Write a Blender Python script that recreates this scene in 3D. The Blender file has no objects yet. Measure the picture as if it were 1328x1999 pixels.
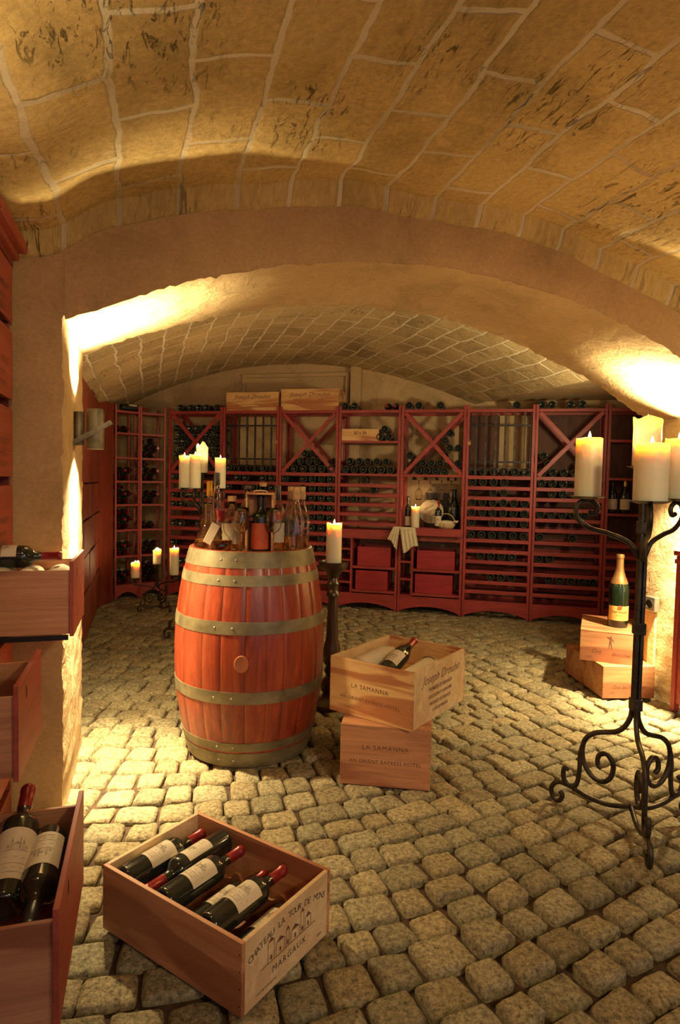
import bpy, math, random
import numpy as np
from mathutils import Vector, Matrix, noise
random.seed(7); rng = np.random.RandomState(7)
PI = math.pi
S = bpy.context.scene
COL = S.collection

# ------------------------------------------------------------------ camera
CAM_Z = 1.257; F = 1242.0; TILT = math.radians(2.743); ROLL = math.radians(1.2)
cd = bpy.data.cameras.new('camera'); cam = bpy.data.objects.new('camera', cd); COL.objects.link(cam)
cd.sensor_fit = 'VERTICAL'; cd.sensor_height = 36; cd.sensor_width = 36; cd.lens = F / 1999 * 36
cd.clip_start = 0.02
CM = Matrix.Translation((0, 0, CAM_Z)) @ Matrix.Rotation(PI/2 - TILT, 4, 'X') @ Matrix.Rotation(ROLL, 4, 'Z')
cam.matrix_world = CM
S.camera = cam

def ray(px, py):
    d = CM.to_3x3() @ Vector(((px - 664) / F, -(py - 999.5) / F, -1.0))
    return d
def at(px, py, Y):                       # the point seen at a pixel, Y metres ahead
    d = ray(px, py); return Vector((0, 0, CAM_Z)) + d * (Y / d.y)
def at_z(px, py, z):                     # the point seen at a pixel on height z
    d = ray(px, py); return Vector((0, 0, CAM_Z)) + d * ((z - CAM_Z) / d.z)

# ------------------------------------------------------------------ view and world
S.view_settings.view_transform = 'Standard'; S.view_settings.look = 'None'
S.view_settings.gamma = 1; S.view_settings.use_curve_mapping = False
S.view_settings.exposure = 0.0
W = bpy.data.worlds.new('world'); S.world = W; W.use_nodes = True
W.node_tree.nodes['Background'].inputs[0].default_value = (0.66, 0.50, 0.60, 1)
W.node_tree.nodes['Background'].inputs[1].default_value = 0.85
S.cycles.max_bounces = 16; S.cycles.diffuse_bounces = 4; S.cycles.glossy_bounces = 4
S.cycles.transmission_bounces = 16; S.cycles.transparent_max_bounces = 8
S.cycles.caustics_reflective = False; S.cycles.caustics_refractive = False
S.cycles.sample_clamp_indirect = 3.0
S.cycles.use_denoising = True

# ------------------------------------------------------------------ room frame: t across, w along the vault axis
P0 = Vector((-1.01, 2.33, 0)); UA = math.radians(16.8)
U = Vector((-math.sin(UA), math.cos(UA), 0)); V = Vector((math.cos(UA), math.sin(UA), 0))
def VT(t, w, z=0.0): return P0 + V * t + U * w + Vector((0, 0, z))
ROOM_ROT = UA                              # rotation that turns local x into V and local y into U

WARM = (1.0, 0.77, 0.40)
def lamp(name, kind, loc, power, color=WARM, size=0.05, rot=None, spot=None, blend=0.6):
    d = bpy.data.lights.new(name, kind); o = bpy.data.objects.new(name, d); COL.objects.link(o)
    d.energy = power; d.color = color; o.location = loc
    if kind == 'AREA': d.size = size
    else: d.shadow_soft_size = size
    if rot: o.rotation_euler = rot
    if spot: d.spot_size = math.radians(spot); d.spot_blend = blend
    return o
SCONCE_UP, SCONCE_DOWN = 170, 150
CANDLE_W = 3.2
# lamps of the near room, outside the frame on its side walls; unseen fill added behind the viewer
lamp('wall_uplight', 'POINT', VT(0.02, -1.12, 1.78), 5.5, size=0.05)
lamp('wall_uplight', 'POINT', VT(3.25, -0.40, 1.60), 9.5, size=0.06)
lamp('fill_light', 'POINT', (0.9, -1.2, 1.75), 11, size=0.22)  # soft front fill, added without a fixture behind the viewer
def aim_rot(a, b): return (Vector(b) - Vector(a)).to_track_quat('-Z', 'Y').to_euler()
lamp('fill_spot', 'SPOT', (1.35, -0.5, 2.2), 112, size=0.07, rot=aim_rot((1.35, -0.5, 2.2), (0.1, 2.75, 0.45)), spot=62, blend=1.0)  # added unseen spot, brightens barrel and crate fronts from the right
# lamps of the far room: spots on the back of the arch piers, turned to the vault and racks
lamp('pier_spot', 'SPOT', VT(3.28, 0.85, 1.62), 62, size=0.08, rot=aim_rot(VT(3.28, 0.85, 1.62), VT(1.3, 3.9, 1.9)), spot=150, blend=0.6)
lamp('pier_spot', 'SPOT', VT(0.06, 0.85, 1.66), 24, size=0.08, rot=aim_rot(VT(0.06, 0.85, 1.66), VT(1.6, 4.2, 1.9)), spot=140, blend=0.6)

# ------------------------------------------------------------------ helpers
def tag(o, label=None, cat=None, group=None, kind=None):
    if label: o['label'] = label
    if cat: o['category'] = cat
    if group: o['group'] = group
    if kind: o['kind'] = kind
    return o
def thing(name, label, cat, loc=(0,0,0), rz=0.0, group=None, rot=None):
    o = bpy.data.objects.new(name, None); COL.objects.link(o); o.empty_display_size = 0.05
    o.location = loc; o.rotation_euler = rot if rot else (0, 0, rz)
    return tag(o, label, cat, group)
class MB:
    def __init__(s): s.v = []; s.f = []; s.m = []
    def add(s, vs, fs, mi=0):
        n = len(s.v); s.v += [tuple(p) for p in vs]; s.f += [tuple(i + n for i in f) for f in fs]; s.m += [mi] * len(fs); return s
    def box(s, x0, x1, y0, y1, z0, z1, mi=0, M=None):
        vs = [Vector((x, y, z)) for z in (z0, z1) for y in (y0, y1) for x in (x0, x1)]
        if M is not None: vs = [M @ p for p in vs]
        return s.add(vs, [(0,2,3,1), (4,5,7,6), (0,1,5,4), (2,6,7,3), (0,4,6,2), (1,3,7,5)], mi)
    def bar(s, a, b, wx, wy, mi=0, up=Vector((0,0,1))):      # a square bar from a to b
        a, b = Vector(a), Vector(b); d = (b - a).normalized()
        if abs(d.dot(up)) > .98: up = Vector((0, 1, 0))
        x = d.cross(up).normalized(); y = x.cross(d)
        vs = [p + x * (i * wx / 2) + y * (j * wy / 2) for p in (a, b) for i, j in ((-1,-1), (1,-1), (1,1), (-1,1))]
        return s.add(vs, [(3,2,1,0), (4,5,6,7), (0,1,5,4), (1,2,6,5), (2,3,7,6), (3,0,4,7)], mi)
    def lathe(s, prof, n=24, c=(0,0,0), mi=0, cap=True, M=None, ang=(0, 2*PI), wob=None):
        c = Vector(c); full = abs(ang[1] - ang[0] - 2*PI) < 1e-6; k = n if full else n + 1
        vs = []
        for i, (r, z) in enumerate(prof):
            for j in range(k):
                a = ang[0] + (ang[1] - ang[0]) * j / n
                zz = z + (wob(a, i) if wob else 0)
                p = Vector((r * math.cos(a), r * math.sin(a), zz))
                if M is not None: p = M @ p
                vs.append(p + c)
        fs = []
        for i in range(len(prof) - 1):
            for j in range(n):
                j2 = (j + 1) % k
                fs.append((i*k + j, i*k + j2, (i+1)*k + j2, (i+1)*k + j))
        if cap and full:
            if prof[0][0] > 1e-5: fs.append(tuple(reversed(range(k))))
            if prof[-1][0] > 1e-5: fs.append(tuple((len(prof)-1)*k + j for j in range(k)))
        return s.add(vs, fs, mi)
    def tube(s, pts, r, n=8, mi=0, closed=False):
        pts = [Vector(p) for p in pts]; rr = r if isinstance(r, (list, tuple)) else [r] * len(pts)
        vs = []; x = None; N = len(pts)
        for i, p in enumerate(pts):
            d = (pts[min(i+1, N-1)] - pts[max(i-1, 0)]).normalized()
            if x is None:
                x = d.orthogonal().normalized()
            x = (x - d * x.dot(d)).normalized(); y = d.cross(x)
            for j in range(n):
                a = 2 * PI * j / n; vs.append(p + x * (rr[i] * math.cos(a)) + y * (rr[i] * math.sin(a)))
        fs = [(i*n + j, i*n + (j+1) % n, (i+1)*n + (j+1) % n, (i+1)*n + j) for i in range(N-1) for j in range(n)]
        fs += [tuple(reversed(range(n))), tuple((N-1)*n + j for j in range(n))]
        return s.add(vs, fs, mi)
    def build(s, name, mats, parent=None, smooth=False, loc=None, bevel=0.0, auto=None):
        me = bpy.data.meshes.new(name); me.from_pydata(s.v, [], s.f); me.update()
        if not isinstance(mats, (list, tuple)): mats = [mats]
        for m in mats: me.materials.append(m)
        me.polygons.foreach_set('material_index', s.m)
        if smooth or auto:
            me.polygons.foreach_set('use_smooth', [True] * len(me.polygons))
        if auto:
            import bmesh
            bm = bmesh.new(); bm.from_mesh(me)
            for e in bm.edges:
                if len(e.link_faces) == 2 and e.calc_face_angle(0) > math.radians(auto): e.smooth = False
            bm.to_mesh(me); bm.free()
        o = bpy.data.objects.new(name, me); COL.objects.link(o)
        if parent is not None: o.parent = parent
        if loc is not None: o.location = loc
        if bevel:
            b = o.modifiers.new('bevel', 'BEVEL'); b.width = bevel; b.segments = 2; b.limit_method = 'ANGLE'; b.angle_limit = 0.7
        return o
def kids(o, table): return table.get(o.name, [])
def copy_tree(o, loc=None, rot=None, label=None, group=None, parts=None):
    c = o.copy(); COL.objects.link(c)
    if loc is not None: c.location = loc
    if rot is not None: c.rotation_euler = rot
    if label: c['label'] = label
    if group: c['group'] = group
    for ch in (parts if parts is not None else list(o.children)):
        d = ch.copy(); COL.objects.link(d); d.parent = c
        for g in list(ch.children):
            e = g.copy(); COL.objects.link(e); e.parent = d
    return c
ORD = ['first', 'second', 'third', 'fourth', 'fifth', 'sixth', 'seventh', 'eighth', 'ninth', 'tenth', 'eleventh', 'twelfth']

# ------------------------------------------------------------------ materials
class NT:
    def __init__(s, name):
        s.mat = bpy.data.materials.new(name); s.mat.use_nodes = True; s.t = s.mat.node_tree
        s.b = s.t.nodes['Principled BSDF']; s.out = s.t.nodes['Material Output']
    def n(s, typ, **kw):
        nd = s.t.nodes.new(typ)
        for k, v in kw.items():
            if k.startswith('i_'): nd.inputs[int(k[2:])].default_value = v
            elif k.startswith('s_'): nd.inputs[k[2:].replace('_', ' ')].default_value = v
            else: setattr(nd, k, v)
        return nd
    def l(s, a, b): s.t.links.new(a, b)
    def ramp(s, fac, stops):
        r = s.n('ShaderNodeValToRGB'); e = r.color_ramp.elements
        while len(e) < len(stops): e.new(0.5)
        for i, (p, c) in enumerate(stops):
            e[i].position = p; e[i].color = (c[0], c[1], c[2], 1) if hasattr(c, '__len__') else (c, c, c, 1)
        s.l(fac, r.inputs[0]); return r.outputs[0]
    def mix(s, fac, a, b, blend='MIX'):
        m = s.n('ShaderNodeMix', data_type='RGBA', blend_type=blend)
        for val, sock in ((fac, m.inputs[0]), (a, m.inputs[6]), (b, m.inputs[7])):
            if hasattr(val, 'is_linked') or isinstance(val, bpy.types.NodeSocket): s.l(val, sock)
            else: sock.default_value = val if not isinstance(val, tuple) else (val[0], val[1], val[2], 1)
        return m.outputs[2]
    def math(s, op, a, b=None, c=None):
        m = s.n('ShaderNodeMath', operation=op)
        for i, val in enumerate((a, b, c)):
            if val is None: continue
            if isinstance(val, bpy.types.NodeSocket): s.l(val, m.inputs[i])
            else: m.inputs[i].default_value = val
        return m.outputs[0]
    def noise(s, vec, scale, detail=4, rough=0.55, dist=0.0):
        nd = s.n('ShaderNodeTexNoise'); nd.inputs['Scale'].default_value = scale; nd.inputs['Detail'].default_value = detail
        nd.inputs['Roughness'].default_value = rough; nd.inputs['Distortion'].default_value = dist
        if vec is not None: s.l(vec, nd.inputs['Vector'])
        return nd
    def coord(s, which='Object', scale=None, rot=None):
        tc = s.n('ShaderNodeTexCoord'); o = tc.outputs[which]
        if scale or rot:
            mp = s.n('ShaderNodeMapping'); s.l(o, mp.inputs[0])
            if scale: mp.inputs['Scale'].default_value = scale
            if rot: mp.inputs['Rotation'].default_value = rot
            o = mp.outputs[0]
        return o
    def bump(s, h, strength=0.3, dist=0.01, prev=None):
        b = s.n('ShaderNodeBump'); b.inputs['Strength'].default_value = strength; b.inputs['Distance'].default_value = dist
        s.l(h, b.inputs['Height'])
        if prev is not None: s.l(prev, b.inputs['Normal'])
        return b.outputs[0]
    def set(s, col=None, rough=None, metal=None, normal=None, **kw):
        for sock, val in (('Base Color', col), ('Roughness', rough), ('Metallic', metal), ('Normal', normal)):
            if val is None: continue
            if isinstance(val, bpy.types.NodeSocket): s.l(val, s.b.inputs[sock])
            else: s.b.inputs[sock].default_value = (val[0], val[1], val[2], 1) if isinstance(val, tuple) else val
        for k, v in kw.items(): s.b.inputs[k.replace('_', ' ')].default_value = v
        return s.mat

def mat_plain(name, col, rough=0.6, metal=0.0, bump=0.0, bscale=60, var=0.12, **kw):
    m = NT(name); c = m.coord('Object')
    nz = m.noise(c, bscale * .35, 3)
    dark = tuple(max(0, x * (1 - var * 2)) for x in col); lite = tuple(min(1, x * (1 + var)) for x in col)
    cc = m.ramp(nz.outputs[0], [(0.3, dark), (0.7, lite)])
    nrm = None
    if bump: nrm = m.bump(m.noise(c, bscale, 4).outputs[0], bump, 0.003)
    return m.set(cc, rough, metal, nrm, **kw)

def mat_vault(name, rowh, bw, mort=0.02, amt=0.75, col=(0.60, 0.44, 0.22)):
    m = NT(name); uv = m.coord('UV')
    nz = m.noise(uv, 2.6, 3); nz2 = m.noise(uv, 11, 3)
    off = m.n('ShaderNodeVectorMath', operation='SCALE'); m.l(nz.outputs[1], off.inputs[0]); off.inputs[3].default_value = 0.085
    off2 = m.n('ShaderNodeVectorMath', operation='SCALE'); m.l(nz2.outputs[1], off2.inputs[0]); off2.inputs[3].default_value = 0.02
    a1 = m.n('ShaderNodeVectorMath', operation='ADD'); m.l(uv, a1.inputs[0]); m.l(off.outputs[0], a1.inputs[1])
    a2 = m.n('ShaderNodeVectorMath', operation='ADD'); m.l(a1.outputs[0], a2.inputs[0]); m.l(off2.outputs[0], a2.inputs[1])
    br = m.n('ShaderNodeTexBrick'); br.offset = 0.5; m.l(a2.outputs[0], br.inputs['Vector'])
    br.inputs['Scale'].default_value = 1.0; br.inputs['Mortar Size'].default_value = mort
    br.inputs['Mortar Smooth'].default_value = 0.5; br.inputs['Brick Width'].default_value = bw; br.inputs['Row Height'].default_value = rowh
    br.inputs['Color1'].default_value = (0.38, 0.38, 0.38, 1); br.inputs['Color2'].default_value = (0.66, 0.66, 0.66, 1)
    dark = tuple(x * .56 for x in col); lite = tuple(min(1, x * 1.12) for x in col)
    big = m.noise(uv, 1.7, 5, 0.62, 0.4)
    base = m.ramp(big.outputs[0], [(0.28, dark), (0.5, col), (0.72, lite)])
    base = m.mix(0.5, base, br.outputs[0], 'OVERLAY')
    fine = m.noise(uv, 45, 6, 0.7)
    base = m.mix(0.45, base, m.ramp(fine.outputs[0], [(0.3, 0.25), (0.7, 0.75)]), 'OVERLAY')
    # pits and trowel scratches
    st = m.n('ShaderNodeMapping'); m.l(uv, st.inputs[0]); st.inputs['Scale'].default_value = (2.2, 9, 1); st.inputs['Rotation'].default_value = (0, 0, 0.5)
    scr = m.noise(st.outputs[0], 5.0, 8, 0.72, 1.2)
    sf = m.ramp(scr.outputs[0], [(0.57, 0.0), (0.66, 1.0)])
    gate = m.ramp(m.noise(uv, 2.1, 3).outputs[0], [(0.40, 0.0), (0.60, 1.0)])
    base = m.mix(m.math('MULTIPLY', m.math('MULTIPLY', sf, gate), .80), base, tuple(x * .32 for x in col))
    # pale scraped patches
    pp = m.ramp(m.noise(uv, 3.3, 6, 0.65).outputs[0], [(0.63, 0.0), (0.67, 1.0)])
    base = m.mix(m.math('MULTIPLY', pp, .35), base, (0.74, 0.56, 0.34))
    fade = m.ramp(m.noise(uv, 1.3, 2).outputs[0], [(0.30, 0.35), (0.6, 1.0)])
    mf = m.math('MULTIPLY', m.math('MULTIPLY', br.outputs[1], amt), fade)
    base = m.mix(mf, base, (0.92, 0.82, 0.58))
    n1 = m.bump(m.noise(uv, 9, 7, 0.65).outputs[0], 0.7, 0.03)
    n2 = m.bump(fine.outputs[0], 0.5, 0.006, n1)
    n3 = m.bump(mf, 0.8, 0.008, n2)
    n4 = m.bump(sf, 0.5, 0.006, n3); m.l(gate, m.t.nodes[n4.node.name].inputs['Strength'])
    return m.set(base, 0.92, 0, n4, Specular_IOR_Level=0.15)

def mat_plaster(name, col=(0.60, 0.43, 0.22), rough=0.8):
    m = NT(name); c = m.coord('Object')
    big = m.noise(c, 2.2, 6, 0.65, 0.5)
    base = m.ramp(big.outputs[0], [(0.3, tuple(x * .72 for x in col)), (0.5, col), (0.7, tuple(min(1, x * 1.15) for x in col))])
    fine = m.noise(c, 60, 6, 0.7)
    base = m.mix(0.3, base, m.ramp(fine.outputs[0], [(0.3, 0.3), (0.7, 0.7)]), 'OVERLAY')
    n1 = m.bump(m.noise(c, 12, 7, 0.65, .5).outputs[0], rough, 0.02)
    n2 = m.bump(fine.outputs[0], 0.4, 0.004, n1)
    return m.set(base, 0.93, 0, n2, Specular_IOR_Level=0.15)

def mat_wood(name, c1, c2, rough=0.5, axis='X', scale=1.0, streak=0.35, streakcol=None, coat=0.0, bump=.15):
    m = NT(name)
    sc = {'X': (1.2, 9, 9), 'Y': (9, 1.2, 9), 'Z': (9, 9, 1.2)}[axis]
    oi = m.n('ShaderNodeObjectInfo')
    c0 = m.coord('Object')
    sh = m.n('ShaderNodeVectorMath', operation='SCALE'); m.l(oi.outputs['Random'], sh.inputs[3]); sh.inputs[0].default_value = (13, 7, 5)
    ad = m.n('ShaderNodeVectorMath', operation='ADD'); m.l(c0, ad.inputs[0]); m.l(sh.outputs[0], ad.inputs[1])
    mp = m.n('ShaderNodeMapping'); m.l(ad.outputs[0], mp.inputs[0]); mp.inputs['Scale'].default_value = tuple(x * scale for x in sc)
    nz = m.noise(mp.outputs[0], 2.2, 6, 0.6, 1.0)
    base = m.ramp(nz.outputs[0], [(0.32, c2), (0.62, c1)])
    mp2 = m.n('ShaderNodeMapping'); m.l(ad.outputs[0], mp2.inputs[0]); mp2.inputs['Scale'].default_value = tuple(x * scale * (6 if x > 5 else 1.5) for x in sc)
    fine = m.noise(mp2.outputs[0], 3, 4, 0.6)
    base = m.mix(0.28, base, m.ramp(fine.outputs[0], [(0.3, 0.25), (0.7, 0.75)]), 'OVERLAY')
    if streakcol:
        mp3 = m.n('ShaderNodeMapping'); m.l(ad.outputs[0], mp3.inputs[0]); mp3.inputs['Scale'].default_value = tuple(x * scale * (.7 if x > 5 else .8) for x in sc)
        sn = m.noise(mp3.outputs[0], 1.7, 3, 0.5, .8)
        base = m.mix(m.math('MULTIPLY', m.ramp(sn.outputs[0], [(0.50, 0.0), (0.57, 1.0)]), streak), base, streakcol)
    nrm = m.bump(fine.outputs[0], bump, 0.002)
    m.set(base, rough, 0, nrm)
    m.b.inputs['Coat Weight'].default_value = coat; m.b.inputs['Coat Roughness'].default_value = 0.2
    return m.mat

M = {}
M['vault'] = mat_vault('vault_plaster', 0.205, 0.44, 0.013, 0.60, (0.53, 0.375, 0.15))
M['vault_far'] = mat_vault('vault_blocks', 0.165, 0.33, 0.012, 1.0, (0.52, 0.40, 0.21))
M['arch'] = mat_plaster('arch_plaster', (0.50, 0.33, 0.16), 0.35)
M['reveal'] = mat_plaster('rough_reveal_plaster', (0.66, 0.50, 0.28), 1.0)
M['backwall'] = mat_plaster('back_wall_plaster', (0.62, 0.46, 0.26), 0.3)
M['sand'] = mat_plain('joint_sand', (0.07, 0.038, 0.02), 0.95, bump=.6, bscale=90, var=.3)
def mat_stone():
    m = NT('granite_setts'); c = m.coord('Object')
    at_ = m.n('ShaderNodeAttribute', attribute_name='tint')
    g = m.noise(c, 70, 6, 0.75)
    base = m.ramp(g.outputs[0], [(0.34, (0.09, 0.072, 0.045)), (0.5, (0.30, 0.25, 0.14)), (0.66, (0.47, 0.40, 0.24))])
    v = m.n('ShaderNodeTexVoronoi'); v.inputs['Scale'].default_value = 170; m.l(c, v.inputs['Vector'])
    base = m.mix(0.35, base, m.ramp(v.outputs['Distance'], [(0.0, 0.1), (0.6, 0.75)]), 'OVERLAY')
    base = m.mix(1.0, base, at_.outputs['Color'], 'MULTIPLY')
    n1 = m.bump(m.noise(c, 38, 6, 0.7).outputs[0], 0.9, 0.012)
    n2 = m.bump(g.outputs[0], 0.5, 0.003, n1)
    return m.set(base, 0.78, 0, n2, Specular_IOR_Level=0.35)
M['stone'] = mat_stone()
M['rack'] = mat_wood('red_stained_wood', (0.38, 0.052, 0.048), (0.25, 0.031, 0.033), 0.45, 'X', 1, 0)
M['rackz'] = mat_wood('red_stained_wood_upright', (0.38, 0.052, 0.048), (0.25, 0.031, 0.033), 0.45, 'Z', 1, 0)
M['rackback'] = mat_wood('brown_back_board', (0.13, 0.055, 0.035), (0.07, 0.030, 0.022), 0.7, 'Z', 1, 0)
M['lid'] = mat_wood('pale_lid_wood', (0.50, 0.42, 0.28), (0.40, 0.32, 0.20), 0.6, 'X', 1, 0)
M['redbox'] = mat_wood('crimson_stained_wood', (0.38, 0.024, 0.036), (0.28, 0.018, 0.028), 0.5, 'X', 1, 0)
M['cabinet'] = mat_wood('dark_red_cabinet_wood', (0.30, 0.06, 0.03), (0.17, 0.032, 0.02), 0.5, 'Z', .7, 0)
M['crate_red'] = mat_wood('reddish_crate_wood', (0.44, 0.090, 0.052), (0.30, 0.056, 0.035), 0.5, 'Y', .8, .4, (0.30, 0.07, 0.035))
M['pine'] = mat_wood('pine_crate_wood', (0.78, 0.50, 0.22), (0.66, 0.38, 0.15), 0.5, 'X', .8, .85, (0.40, 0.13, 0.05))
M['pine_pale'] = mat_wood('pale_pine_wood', (0.80, 0.60, 0.34), (0.68, 0.47, 0.24), 0.55, 'X', .8, .3, (0.5, 0.26, 0.1))
M['pine_red'] = mat_wood('warm_pine_crate_wood', (0.62, 0.31, 0.15), (0.46, 0.20, 0.09), 0.5, 'X', .6, .75, (0.27, 0.085, 0.04))
M['ink'] = mat_plain('stamped_ink', (0.20, 0.085, 0.05), 0.8, var=.2)
M['ink_black'] = mat_plain('black_ink', (0.10, 0.075, 0.05), 0.7, var=.2)
M['dark'] = mat_plain('dark_hole', (0.02, 0.012, 0.01), 0.9)
M['iron'] = mat_plain('wrought_iron', (0.075, 0.06, 0.045), 0.48, 0.75, bump=.5, bscale=50, var=.3)
M['blackmetal'] = mat_plain('black_metal', (0.03, 0.03, 0.035), 0.4, .6)
M['steel'] = mat_plain('brushed_steel', (0.55, 0.52, 0.46), 0.35, 0.9)
M['hoop'] = mat_plain('galvanised_hoop', (0.24, 0.205, 0.12), 0.5, 0.35, bump=.3, bscale=30, var=.25)
M['nail'] = mat_plain('rivet_steel', (0.6, 0.55, 0.45), 0.35, 0.9)
M['bottle'] = mat_plain('dark_bottle_glass', (0.018, 0.022, 0.018), 0.10, 0, var=.1, Specular_IOR_Level=0.7)
M['rim_highlight'] = mat_plain('stippled_rim_highlight', (0.13, 0.12, 0.095), 0.35, 0, var=.3)  # stippled base ring, with the punt-rim highlight put into its colour
M['bottle_g'] = mat_plain('green_bottle_glass', (0.008, 0.018, 0.009), 0.10, 0, var=.1, Specular_IOR_Level=0.7)
M['label'] = mat_plain('cream_label_paper', (0.74, 0.64, 0.46), 0.7, var=.05)
M['label_y'] = mat_plain('yellow_label_paper', (0.86, 0.55, 0.16), 0.6, var=.05)
M['label_r'] = mat_plain('red_label_paper', (0.55, 0.10, 0.04), 0.6, var=.1)
M['capsule'] = mat_plain('red_foil_capsule', (0.26, 0.018, 0.02), 0.3, 0.2, var=.1)
M['capsule_k'] = mat_plain('black_foil_capsule', (0.03, 0.025, 0.025), 0.35, 0.3, var=.1)
M['capsule_y'] = mat_plain('yellow_foil_capsule', (0.75, 0.42, 0.04), 0.35, 0.3, var=.1)
M['foil_gold'] = mat_plain('gold_foil', (0.62, 0.34, 0.14), 0.3, 0.8, var=.15)
M['cork'] = mat_plain('cork', (0.62, 0.40, 0.20), 0.8, bump=.3, bscale=120, var=.2)
M['paper'] = mat_plain('tissue_paper', (0.72, 0.62, 0.45), 0.8, bump=1.0, bscale=14, var=.08)
M['cloth'] = mat_plain('linen_cloth', (0.72, 0.64, 0.44), 0.9, bump=.4, bscale=90, var=.06)
M['blackwood'] = mat_plain('dark_turned_wood', (0.05, 0.028, 0.016), 0.28, 0, bump=.2, bscale=20, var=.3)
M['wicker'] = mat_plain('pale_wicker', (0.55, 0.42, 0.22), 0.7, bump=.8, bscale=60, var=.2)
M['tape'] = mat_plain('white_string', (0.8, 0.7, 0.5), 0.8)
M['stone_lamp'] = mat_plain('mottled_bronze', (0.20, 0.18, 0.12), 0.5, 0.5, bump=.4, bscale=40, var=.35)
M['brand'] = mat_plain('scorched_brand_mark', (0.46, 0.15, 0.06), 0.6, var=.15)
def mat_glass(name, col=(1, 1, 1), rough=0.0, ior=1.45):
    m = NT(name); m.set(col, rough); m.b.inputs['Transmission Weight'].default_value = 1; m.b.inputs['IOR'].default_value = ior
    return m.mat
M['glass'] = mat_glass('clear_glass', (0.97, 0.97, 0.93))
M['spirit'] = mat_glass('amber_spirit', (0.95, 0.62, 0.22), 0, 1.36)
M['rose'] = mat_glass('amber_red_spirit', (0.70, 0.26, 0.10), 0, 1.36)
def mat_wax():
    m = NT('candle_wax'); c = m.coord('Object')
    m.set((0.95, 0.82, 0.58), 0.42, 0, m.bump(m.noise(c, 18, 3).outputs[0], 0.1, 0.004))
    m.b.inputs['Subsurface Weight'].default_value = 1.0; m.b.inputs['Subsurface Radius'].default_value = (1.0, 0.62, 0.26)
    m.b.inputs['Subsurface Scale'].default_value = 0.035
    return m.mat
M['wax'] = mat_wax()
def mat_emit(name, col, st):
    m = NT(name); m.set(col, 0.5); m.b.inputs['Emission Color'].default_value = (*col, 1); m.b.inputs['Emission Strength'].default_value = st
    m.mat.cycles.emission_sampling = 'NONE'
    return m.mat
M['flame'] = mat_emit('candle_flame', (1.0, 0.62, 0.22), 14)
M['lampglow'] = mat_emit('lamp_lens', (1.0, 0.72, 0.38), 12)
def mat_barrel():
    m = NT('varnished_oak_staves'); c = m.coord('Object')
    at_ = m.n('ShaderNodeAttribute', attribute_name='tint')
    mp = m.n('ShaderNodeMapping'); m.l(c, mp.inputs[0]); mp.inputs['Scale'].default_value = (10, 10, 1.3)
    nz = m.noise(mp.outputs[0], 2.4, 6, 0.6, 1.2)
    base = m.ramp(nz.outputs[0], [(0.3, (0.21, 0.032, 0.016)), (0.52, (0.33, 0.052, 0.021)), (0.75, (0.46, 0.100, 0.036))])
    f = m.noise(mp.outputs[0], 11, 4, 0.6)
    base = m.mix(0.2, base, m.ramp(f.outputs[0], [(0.3, 0.3), (0.7, 0.75)]), 'OVERLAY')
    base = m.mix(1.0, base, at_.outputs['Color'], 'MULTIPLY')
    m.set(base, 0.38, 0, m.bump(f.outputs[0], .15, .002)); m.b.inputs['Coat Weight'].default_value = 0.35; m.b.inputs['Coat Roughness'].default_value = 0.25
    return m.mat
M['barrel'] = mat_barrel()

def font_pts(s, size, align='CENTER', shear=0.0, space=1.0, off=0.0):
    cu = bpy.data.curves.new('tmp_text', 'FONT'); cu.body = s; cu.size = size; cu.align_x = align; cu.align_y = 'CENTER'
    cu.shear = shear; cu.space_character = space; cu.resolution_u = 2; cu.offset = off
    ob = bpy.data.objects.new('tmp_text', cu); COL.objects.link(ob)
    bpy.context.view_layer.update()
    me = bpy.data.meshes.new_from_object(ob.evaluated_get(bpy.context.evaluated_depsgraph_get()))
    vs = [v.co.copy() for v in me.vertices]; fs = [tuple(p.vertices) for p in me.polygons]
    bpy.data.objects.remove(ob); bpy.data.meshes.remove(me); bpy.data.curves.remove(cu)
    return vs, fs
def lettering(items, mat, parent, Mx, name='lettering', wrap=None):
    """items: (text, size, x, y, dict); Mx turns flat text (x right, y up, z out) to the local frame of parent"""
    mb = MB()
    for it in items:
        s, size, x, y = it[:4]; kw = it[4] if len(it) > 4 else {}
        arc = kw.pop('arc', None) if kw else None
        if arc:
            R_, span = arc
            for i, ch in enumerate(s):
                if ch == ' ': continue
                a = -span / 2 + span * i / (len(s) - 1)
                vs, fs = font_pts(ch, size, **kw)
                rm = Matrix.Translation((x + R_ * math.sin(a), y + R_ * math.cos(a) - R_, 0)) @ Matrix.Rotation(-a, 4, 'Z')
                mb.add([rm @ v for v in vs], fs)
        else:
            vs, fs = font_pts(s, size, **kw)
            mb.add([v + Vector((x, y, 0)) for v in vs], fs)
    if wrap: mb.v = [tuple(wrap(Vector(p))) for p in mb.v]
    mb.v = [tuple(Mx @ Vector(p)) for p in mb.v]
    return mb.build(name, mat, parent)
def face_front(x=0, y=0, z=0):            # text standing upright, facing local -y
    return Matrix.Translation((x, y, z)) @ Matrix.Rotation(PI/2, 4, 'X')
def face_right(x=0, y=0, z=0):            # text upright, facing local +x
    return Matrix.Translation((x, y, z)) @ Matrix.Rotation(PI/2, 4, 'Z') @ Matrix.Rotation(PI/2, 4, 'X')

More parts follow.
